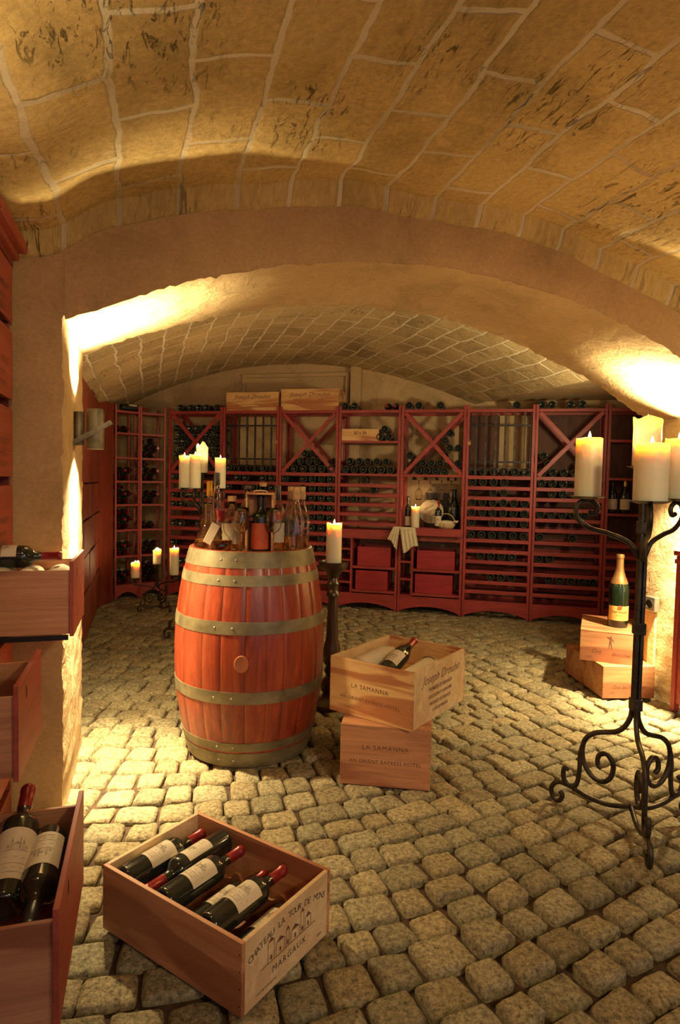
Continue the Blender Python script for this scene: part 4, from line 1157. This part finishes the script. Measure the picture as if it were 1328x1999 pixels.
pile(6, ['xxx.xx', 'x..xx.', 'x...x.'], HS[0], 'in the right cross bin', x0=.085, pitch=.088, yoff=.045)
# bottles lying on top of the racks
TZ = TOP + RB + .0008
for i, (k, x) in enumerate([(3, .06), (3, .15), (4, .07), (4, .165), (4, .37)]):
    rack_bottle(rackpos(k, x, .01, TZ), RN, 'dark bottle on rack top, ' + ['leftmost of pair over open shelves', 'right one of pair over open shelves', 'leftmost over the glasses niche', 'second over the glasses niche', 'standing apart near right grille'][i], 'bottles lying on top of the racks')
for i in range(2):
    o_ = rack_bottle(rackpos(3, .47 + .08 * i, .30, TZ), -RN, 'gold-capped bottle on rack top, ' + ['left', 'right'][i] + ' one of pair above open shelves', 'gold-capped bottles on rack top', me=True)
for i, (k, x) in enumerate([(0, .12), (0, .24), (0, .33), (0, .42), (0, .54), (5, .45), (6, .05), (6, .14), (6, .30), (6, .40)]):
    rack_bottle(rackpos(k, x, .03, TZ), RN, f'dark bottle on rack top, {ORD[i % 5]} from left above the {"bay of tall candles" if k == 0 else "right-hand dark bays"}', 'bottles lying on top of the racks')
# corner bays
def corner_fill(t, w, ang, zz, spec, nm, inward):
    dx = Vector((math.cos(ang), math.sin(ang), 0)); dy = Vector((-math.sin(ang), math.cos(ang), 0))
    base = Vector(t.location)
    for s_, rowspec in spec.items():
        for j, occ in enumerate(rowspec):
            for i, c in enumerate(occ):
                if c == '.': continue
                x = .020 + .040 + .078 * i + (.039 if j % 2 else 0)
                if x > w - .06: continue
                z = zz[s_] + RB + .0006 + j * .068
                p = base + dx * x + dy * (.275 if inward else -.02) + Vector((0, 0, z))
                rack_bottle(p, -dy if inward else dy, f'bottle, {ORD[i]} from left, {ORD[j]} layer, {ORD[s_]} shelf up, {nm}', f'bottles on the shelves of {nm}', me=True if inward else None)
corner_fill(cb1, cw1, ca1, cz1, {0: ['xxx', 'xx'], 1: ['xxx', 'xx'], 2: ['xxx', 'xx', 'xxx'], 3: ['xxx', 'xx', 'x'], 4: ['xxx', 'xx'], 6: ['xx']}, 'leftmost corner bay', True)
corner_fill(cb2, cw2, ca2, cz2, {0: ['xxx', 'xx', 'xxx'], 1: ['xxx', 'xx'], 2: ['xxx'], 3: ['xxx', 'xx'], 4: ['xxx', 'xx', 'x'], 5: ['xxx', 'xx', '.x']}, 'second corner bay', True)
for o_ in (tmp0, tmp1): bpy.data.objects.remove(o_)
# bottle lying sideways on top of the corner shelf
bs = make_bottle('single bottle lying sideways on top of the corner shelves', None, sketch=False)
aim(bs, CA + Vector((.02, .10, 1.93 + .0385)), (CB - CA).normalized())

# ---- boxes standing on and in the racks
def flat_box(k, x, z, w, h, dep, y, label, txts, mat='pine', rz=0.0):
    t = crate('wooden_box', label, RK(k * MW + x, y, z), RA + rz, w, dep, h, (mat, mat), lid=False, cat='wooden box')
    lettering(txts, M['ink'], t, face_front(w / 2, -.0006, h / 2))
    return t
bxA = flat_box(1, .03, TOP + .001, .57, .19, .30, .02, 'pale wooden wine box on rack top above left grille', [('Joseph Drouhin', .062, 0, .045, {'shear': .45}), ('BEAUNE', .016, -.14, -.005), ('FRANCE', .016, .12, -.005), ('NEGOCIANT DEPUIS 1880 A BEAUNE', .014, 0, -.03), ('MIS EN BOUTEILLE', .012, 0, -.055)])
bxB = flat_box(2, .008, TOP + .001, .60, .215, .30, .02, 'larger pale wooden wine box on rack top above left cross bin', [('Joseph Drouhin', .066, 0, .05, {'shear': .45}), ('BEAUNE', .016, -.14, 0), ('FRANCE', .016, .12, 0), ('NEGOCIANT DEPUIS 1880 A BEAUNE', .014, 0, -.03)])
flat_box(3, PW + .008, 1.6605, .37, .115, .28, .004, 'small pale wooden box marked with numbers on the upper open shelf', [('50 x 50', .042, -.0, .016, {'off': .001}), ('BLENDED   RESERVE', .010, 0, -.03)])
def red_box(k, x, z, w, h, label):
    t = thing('red_box', label, 'box', RK(k * MW + x, .012, z), RA, 'crimson wooden boxes in the lower racks')
    MB().box(0, w, 0, .012, 0, h).build('front_panel', M['redbox'], t, bevel=.002)
    for x in (0, w - .012): MB().box(x, x + .012, .012, .28, 0, h).build('side_panel', M['redbox'], t)
    MB().box(0.012, w - .012, .268, .28, 0, h).build('back_panel', M['redbox'], t)
    MB().box(0.012, w - .012, .012, .268, 0, .01).build('bottom_panel', M['redbox'], t)
    return t
red_box(3, .215, .4305, .33, .19, 'crimson wooden box, upper one below the open shelves')
red_box(3, .200, .1955, .32, .19, 'crimson wooden box, lower one below the open shelves')
red_box(4, .185, .4305, .36, .18, 'crimson wooden box, upper one below the serving niche')
red_box(4, .170, .1955, .36, .185, 'crimson wooden box, lower one below the serving niche')

# ================================================================== SERVING NICHE
CT = .8256
def niche(x, y, z=CT): return RK(4 * MW + x, y, z)
candle('white pillar candle burning on the counter of serving niche', niche(.155, .04), .040, .20, None)
def wine_glass_obj(label, loc, group, h=.20, r=.036, upside=False, parts=True):
    t = thing('wine_glass', label, 'wine glass', loc, 0, group, rot=(PI, 0, 0) if upside else None)
    k = h / .20
    MB().lathe([(0, 0), (.032*k, 0), (.032*k, .0015), (.012*k, .004), (.0036*k, .010), (.0032*k, .075*k), (.006*k, .088*k), (.0, .089*k)], 24).build('stem', M['glass'], t, smooth=True)
    o_ = [(0, .0895), (.012, .0905), (.024, .099), (.033, .115), (.0375, .135), (.037, .155), (.033, .178), (.0295, .200)]
    i_ = [(.0285, .200), (.032, .178), (.036, .155), (.0365, .135), (.032, .116), (.023, .101), (.011, .0925), (0, .0917)]
    MB().lathe([(a*k, b*k) for a, b in o_ + i_], 28).build('bowl', M['glass'], t, smooth=True)
    return t
for i, (x, y) in enumerate(((.175, .10), (.285, .10), (.395, .10), (.485, .10))):
    wine_glass_obj(f'upside-down wine glass, {ORD[i]} from left hanging in the serving niche', niche(x, y, HS[0] - .0535 + .0), 'stemmed glasses hanging in the serving niche', h=.19, upside=True)
sb = make_bottle('small red-capped bottle with cream label on serving niche counter', None, r=.033, L=.27, sketch=True, labz=(.1, .45)); sb.location = niche(.375, .035); sb.rotation_euler = (0, 0, -.2)
mg = make_bottle('tall dark magnum bottle at the right of serving niche', None, kind='burgundy', r=.055, L=.38, lab=None, cap=None); mg.location = niche(.515, .16)
pg = make_bottle('slim clear-labelled bottle behind candle at left of serving niche', None, r=.030, L=.30, lab='label', cap='capsule_k', sketch=False, labz=(.05, .35)); pg.location = niche(.075, .10)
def plate_round():
    t = thing('round_wooden_lid', 'round stamped wooden lid leaning at back of serving niche', 'wooden lid', niche(.29, .20, CT), RA, None)
    Mx = Matrix.Translation((0, 0, .155)) @ Matrix.Rotation(math.radians(80), 4, 'X')
    MB().lathe([(.118, -.006), (.122, 0), (.118, .006)], 40, M=Mx).build('disc', M['lid'], t, auto=50)
    lettering([('GRAND', .030, 0, .045), ('CRU', .036, 0, .0), ('CLASSE', .022, 0, -.045)], M['ink'], t, Matrix.Translation((0, -.0085, .155)) @ Matrix.Rotation(math.radians(80), 4, 'X') @ Matrix.Rotation(.5, 4, 'Z'))
plate_round()
bx = MB().box(0, .24, 0, .05, 0, .34, M=Matrix.Translation(niche(.22, .265, CT)) @ Matrix.Rotation(RA, 4, 'Z')).build('black_box', M['blackmetal'], bevel=.004); tag(bx, 'black slab-like box at the back of the serving niche', 'box')
def basket():
    t = thing('wicker_basket', 'small pale wicker basket with cloth on right of niche counter', 'basket', niche(.45, .035), RA)
    MB().lathe([(.0, .002), (.045, 0), (.060, .020), (.068, .050), (.064, .052), (.056, .022), (0, .008)], 24, M=Matrix.Diagonal((1.35, .75, 1, 1))).build('basket_body', M['wicker'], t, smooth=True)
    MB().tube([(.088 * math.cos(a), 0, .05 + .095 * math.sin(a)) for a in np.linspace(0, PI, 15)], .0045, 6).build('handle', M['wicker'], t, smooth=True)
    c = thing('folded_napkin', 'pale napkin bundled in the wicker basket', 'napkin', niche(.45, .035, CT + .009), RA)
    mb = MB(); mb.lathe([(0, 0), (.040, .0), (.058, .022), (.062, .045), (.045, .062), (.02, .070), (0, .072)], 22, M=Matrix.Diagonal((1.2, .7, 1, 1)))
    mb.v = [tuple(Vector(q) * (1 + .12 * nz3(q[0], q[1], q[2], 40))) for q in mb.v]; mb.build('cloth_bundle', M['cloth'], c, smooth=True)
    tail = MB().tube([(.060, 0, .050), (.085, -.005, .066), (.105, -.01, .060), (.115, -.012, .072)], [.008, .012, .011, .006], 8); tail.build('cloth_tail', M['cloth'], c, smooth=True)
basket()
tl = MB().lathe([(0, 0), (.026, 0), (.030, .07), (.028, .07), (.024, .006), (0, .006)], 20).build('glass_tumbler', M['rose'], smooth=True); tl.location = niche(.435, .13, CT); tag(tl, 'small reddish tumbler behind the wicker basket', 'tumbler')
# towel over the counter corner
def towel():
    t = thing('linen_towel', 'pale linen towel draped over left corner of the niche counter', 'towel', RK(4 * MW, 0, 0), RA)
    def sheet(name, tl, tr, bl, br, ll, lr, ph, back):
        nU, nV = 28, 30; vs = []
        for i in range(nU + 1):
            u = i / nU
            L_ = ll + (lr - ll) * u + .012 * math.sin(u * 7 + ph)
            for j in range(nV + 1):
                v = j / nV; s_ = v * (L_ + .05)
                x = (tl + (tr - tl) * u) * (1 - v) + (bl + (br - bl) * u) * v
                if s_ < .05: y = -.020 - s_ * .98; z = .8335
                else: y = -.0695 - (.004 + .010 * math.sin(u * 13 + ph) ** 2) * min(1, (s_ - .05) * 14); z = .8335 - (s_ - .05)
                vs.append((x, y - back, z + (.0035 if back else 0)))
        fs = [(i*(nV+1)+j, i*(nV+1)+j+1, (i+1)*(nV+1)+j+1, (i+1)*(nV+1)+j) for i in range(nU) for j in range(nV)]
        o_ = MB().add(vs, fs).build(name, M['cloth'], t, smooth=True); m_ = o_.modifiers.new('thick', 'SOLIDIFY'); m_.thickness = .003
    sheet('hanging_cloth', .015, .160, .060, .205, .245, .165, 0.4, 0)
    sheet('cloth_corner', -.015, .030, -.090, .000, .115, .215, 2.0, .004)
towel()
# bottles standing in the last bay
c1b = make_bottle('champagne bottle with pale label standing in the last right bay', None, kind='burgundy', r=.045, L=.31, lab='label', cap='foil_gold', sketch=False, labz=(.12, .42)); c1b.location = rackpos(7, .18, .10, 1.0206); c1b.rotation_euler = (0, 0, RA)
c2b = make_bottle('second dark bottle standing at left in last right bay', None, kind='burgundy', r=.045, L=.31, lab='label', cap='capsule_k', sketch=False, labz=(.12, .42)); c2b.location = rackpos(7, .075, .10, 1.0206); c2b.rotation_euler = (0, 0, RA)

# ================================================================== ON THE BARREL
BZ = HEAD
def glass_bottle(name, label, loc, prof, cat='bottle', group=None, liquid=None, stopper=None, labels=(), glass='glass', wall=.002):
    t = thing(name, label, cat, loc, 0, group)
    inner = [(max(r - wall, 0.0), z + (wall if r < 1e-4 or i < 2 else 0)) for i, (r, z) in enumerate(prof)]
    MB().lathe(prof + [(r, z) for r, z in reversed(inner[1:])] + [(0, prof[0][1] + wall * 1.5)], 28, cap=False).build('glass_body', M[glass], t, smooth=True)
    if liquid:
        mt, zt = liquid
        lp = [(max(r - wall - .0004, 0), max(z, prof[0][1] + wall * 2)) for r, z in prof if z <= zt]
        lp = [(0, lp[0][1])] + lp[1:] + [(lp[-1][0], zt), (0, zt)]
        MB().lathe(lp, 24).build('liquid', M[mt], t, smooth=True)
    H = prof[-1][1]; rn = prof[-1][0]
    if stopper:
        sm, lo, hi, rr = stopper
        if lo < H: MB().lathe([(rn + .0015, lo), (rn + .002, lo + .001), (rn + .002, H + .002), (rr, H + .003), (rr, hi - .001), (0, hi)], 20).build('capsule', M[sm], t, auto=50)
        else: MB().lathe([(rn - .0025, H - .012), (rn - .0025, H + .0005), (rr, H + .0006), (rr, hi), (0, hi)], 20).build('cork', M[sm], t, auto=50)
    for (mt, z0, z1, half) in labels:
        R_ = max(r for r, z in prof if z0 - .05 <= z <= z1 + .05)
        MB().lathe([(R_ + .0008, z0), (R_ + .0008, z1)], 16, cap=False, ang=(-PI/2 - half, -PI/2 + half)).build('paper_label', M[mt], t, smooth=True)
    return t
def onb(px, Y, z=None):                  # a spot on the barrel head
    p = at(px, 1060, Y); p.z = (z or BZ) + .0005; return p
# yellow-capped bottle
pA = [(0, .001), (.038, .001), (.041, .01), (.042, .10), (.036, .15), (.020, .20), (.0125, .23), (.0125, .305)]
glass_bottle('spirit_bottle', 'clear bottle with long yellow capsule at left of barrel top', onb(408, 3.075), pA, liquid=('spirit', .13), stopper=('capsule_y', .245, .318, .0135))
# flared decanter with gold ring neck
pB = [(0, .001), (.056, .001), (.064, .012), (.061, .035), (.048, .075), (.028, .115), (.018, .15), (.0165, .175), (.019, .178), (.019, .205), (.021, .208), (.021, .216)]
glass_bottle('glass_decanter', 'flared clear decanter with ridged neck, leftmost on barrel top', onb(406, 2.94), pB, cat='decanter', liquid=('spirit', .05))
# tall flute bottle with black top
pC = [(0, .001), (.034, .001), (.036, .01), (.036, .12), (.030, .18), (.019, .25), (.0135, .29), (.0135, .345)]
glass_bottle('spirit_bottle', 'tallest slender clear bottle with black top on barrel', onb(422, 3.00), pC, liquid=('spirit', .10), stopper=('capsule_k', .30, .358, .015))
# round flask with red wax and hanging tag
pD = [(0, .001), (.042, .001), (.055, .020), (.056, .038), (.046, .062), (.026, .085), (.017, .11), (.0155, .165), (.019, .168), (.019, .178)]
fl = glass_bottle('round_flask', 'round-bellied flask with red sealed neck and hanging white tag', onb(430, 2.825), pD, cat='flask', liquid=('rose', .055))
MB().lathe([(.0175, .140), (.020, .145), (.021, .175), (.023, .180), (.023, .190), (0, .192)], 20).build('red_seal', M['capsule'], fl, auto=50)
tg = MB(); Mx = Matrix.Translation((-.026, -.054, .092)) @ Matrix.Rotation(math.radians(28), 4, 'Y') @ Matrix.Rotation(.25, 4, 'X'); tg.box(-.019, .019, -.004, .004, -.055, .045, M=Mx); tg.build('paper_tag', M['label'], fl, bevel=.002)
MB().tube([(0, -.021, .158), (-.004, -.040, .148), (-.006, -.050, .134)], .001, 5).build('tag_string', M['tape'], fl)
# corked bottle with large cream label
pE = [(0, .001), (.040, .001), (.042, .01), (.042, .13), (.036, .155), (.020, .18), (.0165, .19), (.0165, .225)]
glass_bottle('spirit_bottle', 'stout corked bottle with large cream label beside left wine glass', onb(452, 2.945), pE, liquid=('spirit', .12), stopper=('cork', .23, .25, .020), labels=[('label', .03, .125, 1.3)])
wine_glass_obj('tulip wine glass in front of the cream-labelled bottle on barrel top', onb(471, 2.81), 'wine glasses on the barrel top', h=.205)
wine_glass_obj('tulip wine glass at the right of wooden bottle box on barrel top', onb(533, 2.82), 'wine glasses on the barrel top', h=.205)
# wooden presentation box with its bottle
def pres_box():
    p = onb(505, 2.80); t = thing('bottle_box', 'upright open wooden presentation box on barrel top', 'wooden box', (p.x - .060, p.y, p.z), math.radians(2))
    MB().box(0, .008, 0, .095, 0, .262).build('side_panel', M['pine'], t, bevel=.001); MB().box(.114, .122, 0, .095, 0, .262).build('side_panel', M['pine'], t, bevel=.001)
    MB().box(.008, .114, .087, .095, 0, .262).build('back_panel', M['pine_red'], t); MB().box(.008, .114, 0, .087, 0, .007).build('bottom_panel', M['pine'], t)
    MB().box(0, .122, 0, .095, .2622, .270).build('top_panel', M['pine'], t, bevel=.001)
    MB().tube([(.030, .04, .270), (.034, .04, .277), (.045, .04, .2795), (.075, .04, .2795), (.088, .04, .277), (.092, .04, .270)], .0028, 6).build('rope_handle', M['tape'], t, smooth=True)
    MB().box(.008, .114, .020, .028, .145, .160).build('bottle_holder', M['capsule'], t)
    pp = prof_bordeaux(.0405, .250)
    b = thing('wine_bottle', 'dark bottle with broad red label inside the wooden presentation box', 'wine bottle', Vector(t.location) + Vector((.060, .050, .0075)))
    MB().lathe(pp, 28).build('glass_body', M['bottle_g'], b, auto=50)
    MB().lathe(band(pp, .012, .128, .0008), 20, cap=False, ang=(-PI/2 - 1.4, -PI/2 + 1.4)).build('paper_label', M['label_r'], b, smooth=True)
    MB().lathe([(outer_r(pp, .21) + .0006, .20), (outer_r(pp, .21) + .0006, .245), (0, .2512)], 20).build('capsule', M['capsule_k'], b)
pres_box()
# bottles behind
pF = [(0, .001), (.037, .001), (.038, .01), (.038, .18), (.030, .205), (.015, .23), (.0135, .24), (.0135, .295)]
glass_bottle('spirit_bottle', 'clear bottle with dark cap behind left of the presentation box', onb(482, 3.08), pF, liquid=('spirit', .15), stopper=('capsule_k', .28, .30, .015))
glass_bottle('spirit_bottle', 'corked bottle standing hidden behind the presentation box', onb(512, 3.12), pF, liquid=('spirit', .15), stopper=('cork', .30, .315, .017))
glass_bottle('spirit_bottle', 'clear bottle with black capsule and red label behind right wine glass', onb(541, 2.97), pF, liquid=('spirit', .16), stopper=('capsule_k', .235, .302, .0150), labels=[('label', .04, .13, 1.1), ('label_r', .145, .175, .8)])
pG = [(0, .001), (.034, .001), (.036, .008), (.036, .14), (.032, .17), (.020, .215), (.0145, .235), (.0145, .290)]
for i, (px, Y, lb) in enumerate(((567, 3.01, 'left one of three clear bottles with brown wrapped necks'), (577, 2.925, 'front one of three clear bottles with brown wrapped necks'), (588, 3.02, 'right one of three clear bottles with brown wrapped necks'))):
    b = glass_bottle('spirit_bottle', lb + ' on barrel', onb(px, Y), pG, group='clear bottles with brown wrapped necks', liquid=('spirit', .07 if i != 1 else .015), stopper=('cork', .24, .300, .0165))
    if i == 0:
        vs = [( .0385 * math.sin(x) , -.0385 * math.cos(x), .115 + y) for x, y in [(0.75 * math.cos(a), .056 * math.sin(a)) for a in np.linspace(0, 2*PI, 24, endpoint=False)]]
        MB().add(vs, [tuple(range(24))]).build('oval_label', M['label'], b)

# ================================================================== LEFT CABINETS AND CRATE DRAWERS
def drawer_front(t, w, h, depth, label_text=True, mat='crate_red', th=.014):
    pass
def crate_drawer(label, loc, wid, h, depth, pulled=False, group=None, text=True, mat='crate_red', over=.012, hole=True, tilt=0.0):
    """local x points into the room (front panel at x=0, body behind at -x), y along the wall"""
    t = thing('wine_crate', label, 'wine crate', loc, ROOM_ROT, group)
    f_ = MB().box(-.012, 0, 0, wid, 0, h).build('front_panel', M[mat], t, bevel=.0015)
    hb = h - .030
    MB().box(-depth, -.0125, over, over + .010, over*.5, hb).build('side_panel', M['pine_red'], t, bevel=.001)
    MB().box(-depth, -.0125, wid - over - .010, wid - over, over*.5, hb).build('side_panel', M['pine_red'], t, bevel=.001)
    MB().box(-depth, -.0125, over + .0102, wid - over - .0102, over*.5, over*.5 + .008).build('bottom_panel', M['pine_red'], t)
    MB().box(-depth - .010, -depth - .0002, over, wid - over, over*.5, hb).build('back_panel', M['pine_red'], t)
    if hole:
        vs = [(.0006, wid * .30 + .008 * math.cos(a), h * .80 + .018 * math.sin(a)) for a in np.linspace(0, 2*PI, 16, endpoint=False)]
        MB().add(vs, [tuple(range(16))]).build('hand_hole', M['dark'], t)
    if text:
        lettering([('HAUT MEDOC', .030, 0, .02), ('GRAND VIN', .022, 0, -.02), ('BORDEAUX', .026, 0, -.055)], M['ink'], t, face_right(.0007, wid / 2, h / 2 - .02))
    return t
TF = -0.165
def cabinet(name, label, w0, w1, ztop, zs, tf=TF, depth=.40, mould=True):
    t = thing(name, label, 'cabinet', VT(tf, w0, 0), ROOM_ROT)
    W_ = w1 - w0
    for y in (0, W_ - .02): MB().box(-depth, -.013, y, y + .02, 0, ztop).build('side_panel', M['cabinet'], t)
    MB().box(-depth - .012, -depth - .0005, 0, W_, 0, ztop).build('back_panel', M['cabinet'], t)
    MB().box(-depth, .0, 0, W_, ztop, ztop + .02).build('top_panel', M['cabinet'], t)
    MB().box(-depth, -.013, .02, W_ - .02, .0, .12).build('plinth', M['cabinet'], t)
    if mould: MB().box(-.02, .020, -.0, W_, ztop + .021, ztop + .045).box(-.02, .045, 0, W_, ztop + .045, ztop + .085).build('cornice', M['crate_red'], t, bevel=.006)
    return t
# near room: the column next to the pier and the two columns nearer the camera
ROWS = [.19, .455, .72, .985, 1.25, 1.518, 1.783]
cabs = [('crate_cabinet', 'tall red cabinet of crate drawers beside the left pier', -.405, -.015), ('crate_cabinet', 'red crate cabinet holding the pulled-out middle drawer at far left', -.925, -.415), ('crate_cabinet', 'red crate cabinet nearest the camera at far left', -1.50, -.935)]
ctop = 1.985
for nm, lb, a, b in cabs: cabinet(nm, lb, a, b, ctop, ROWS)
rr = 0
for i, z in enumerate(ROWS):
    h = .235 if i < 6 else .195
    if i != 2:
        crate_drawer(f'closed red crate drawer, {ORD[i]} up from the floor beside the left pier', VT(TF + .0, -.405 + .022, z), .345, h, .33, group='closed crate drawers by the left pier', text=i > 2)
    if i != 1: crate_drawer(f'closed red crate drawer, {ORD[i]} up in middle cabinet outside the left frame', VT(TF, -.925 + .022, z), .46, h, .33, group='closed crate drawers in the middle left cabinet', text=False)
    if i not in (0,): crate_drawer(f'closed red crate drawer, {ORD[i]} up in the nearest left cabinet', VT(TF, -1.50 + .022, z), .52, h, .33, group='closed crate drawers in the nearest left cabinet', text=False)
# pulled out drawers
dA = crate_drawer('open crate drawer pulled out at chest height with a bottle lying across it', VT(.068, -.362, .747), .345, .240, .30, text=False)
MB().box(-.30, -.016, .004, .011, -.012, .004).build('slide_rail', M['blackmetal'], dA)
dB = crate_drawer('half-open red crate drawer at knee height at left edge', VT(.000, -.874, .520), .340, .235, .30, text=False)
dC = crate_drawer('lowest open crate drawer at bottom left holding two labelled bottles', VT(.138, -1.267, .205), .475, .240, .30, text=False)
# bottle lying across drawer A, and wrapped ones inside
vA = V.copy()
b = make_bottle('red wine bottle lying across the chest-high open drawer', None, cap='capsule'); 
aim(b, VT(-.285, -.20, .747 + .210 + .0285), vA, roll=.3)
def tissue_roll(label, base, d, L=.26):
    t = thing('wrapped_bottle', label, 'wine bottle', group='tissue-wrapped bottles in the chest-high drawer')
    mb = MB(); mb.lathe([(0, 0), (.034, 0), (.040, .01), (.040, L*.6), (.030, L*.85), (.012, L), (0, L)], 20)
    mb.v = [tuple(Vector(q) * (1 + .05 * nz3(q[0], q[1], q[2], 30))) for q in mb.v]; mb.build('tissue_wrapping', M['paper'], t, smooth=True)
    return aim(t, base, d)
for i in range(3):
    tissue_roll(['tissue-wrapped bottle end nearest the front panel of chest-high drawer', 'tissue-wrapped bottle in middle of the chest-high drawer', 'tissue-wrapped bottle deepest in the chest-high drawer'][i], VT(.006 - .087 * i, -.325, .747 + .168), U)
MB().box(-.295, -.014, .024, .315, .016, .128).build('packing_block', M['pine_red'], dA)
MB().box(-.295, -.014, .024, .44, .016, .060).build('packing_block', M['pine_red'], dC)
b = make_bottle('wine bottle with red capsule rising out of the lowest open drawer, leftmost', 'bottles in the lowest open drawer', cap='capsule', r=.044, L=.34, labz=(.12, .52))
aim(b, (-.705, 1.32, .325), (-.095, .31, .115), roll=.25)
b = make_bottle('wine bottle lying neck toward the viewer beside front of lowest open drawer', 'bottles in the lowest open drawer', cap='capsule_k', r=.042, L=.31, labz=(.12, .50))
aim(b, VT(.068, -.86, .205 + .158), -U - Vector((0, 0, .06)), roll=PI * 0 + .1)

# far room: wall of crates on the left
cabinet('crate_cabinet', 'long dark red crate cabinet along the left wall of far room', .73, 3.92, 1.96, ROWS, tf=-.15, mould=False)
nc = 6; cw_ = (3.92 - .73 - .04) / nc
for c in range(nc):
    for i, z in enumerate([.13, .40, .67, .94]):
        crate_drawer(f'dark red crate front in far room, {ORD[c]} column from the arch, {ORD[i]} up', VT(-.150 + (.006 if (c + i) % 2 else 0), .75 + cw_ * c + .004, z), cw_ - .008, .255, .30, group='crate fronts along the left wall of far room', text=False, mat='cabinet', hole=False)
    MB_ = crate_drawer(f'tall plain red panel in far room, {ORD[c]} column from the arch', VT(-.150, .75 + cw_ * c + .004, 1.21), cw_ - .008, .735, .30, group='tall plain panels along the left wall of far room', text=False, mat='cabinet', hole=False)

# red rack by the right reveal, cut by the frame
def red_stand():
    p = Vector((1.905, 3.53, 0.001))
    t = thing('red_shelf_stand', 'edge of a red wooden shelf stand at the right picture border', 'shelf', p, ROOM_ROT)
    MB().box(0, .035, 0, .030, 0, .88).build('post', M['rackz'], t, bevel=.002)
    MB().box(0, .035, -.32, -.29, 0, .88).build('post', M['rackz'], t, bevel=.002)
    MB().box(.008, .026, -.289, -.001, .05, .80).build('panel', M['rack'], t)
    MB().box(-.012, .045, -.335, .045, .8802, .915).build('moulded_ledge', M['rack'], t, bevel=.008)
    MB().box(-.007, .042, -.33, .038, .835, .862).build('moulding', M['rack'], t, bevel=.005)
red_stand()
print('rack bottles', NB, 'objects', len(COL.objects))
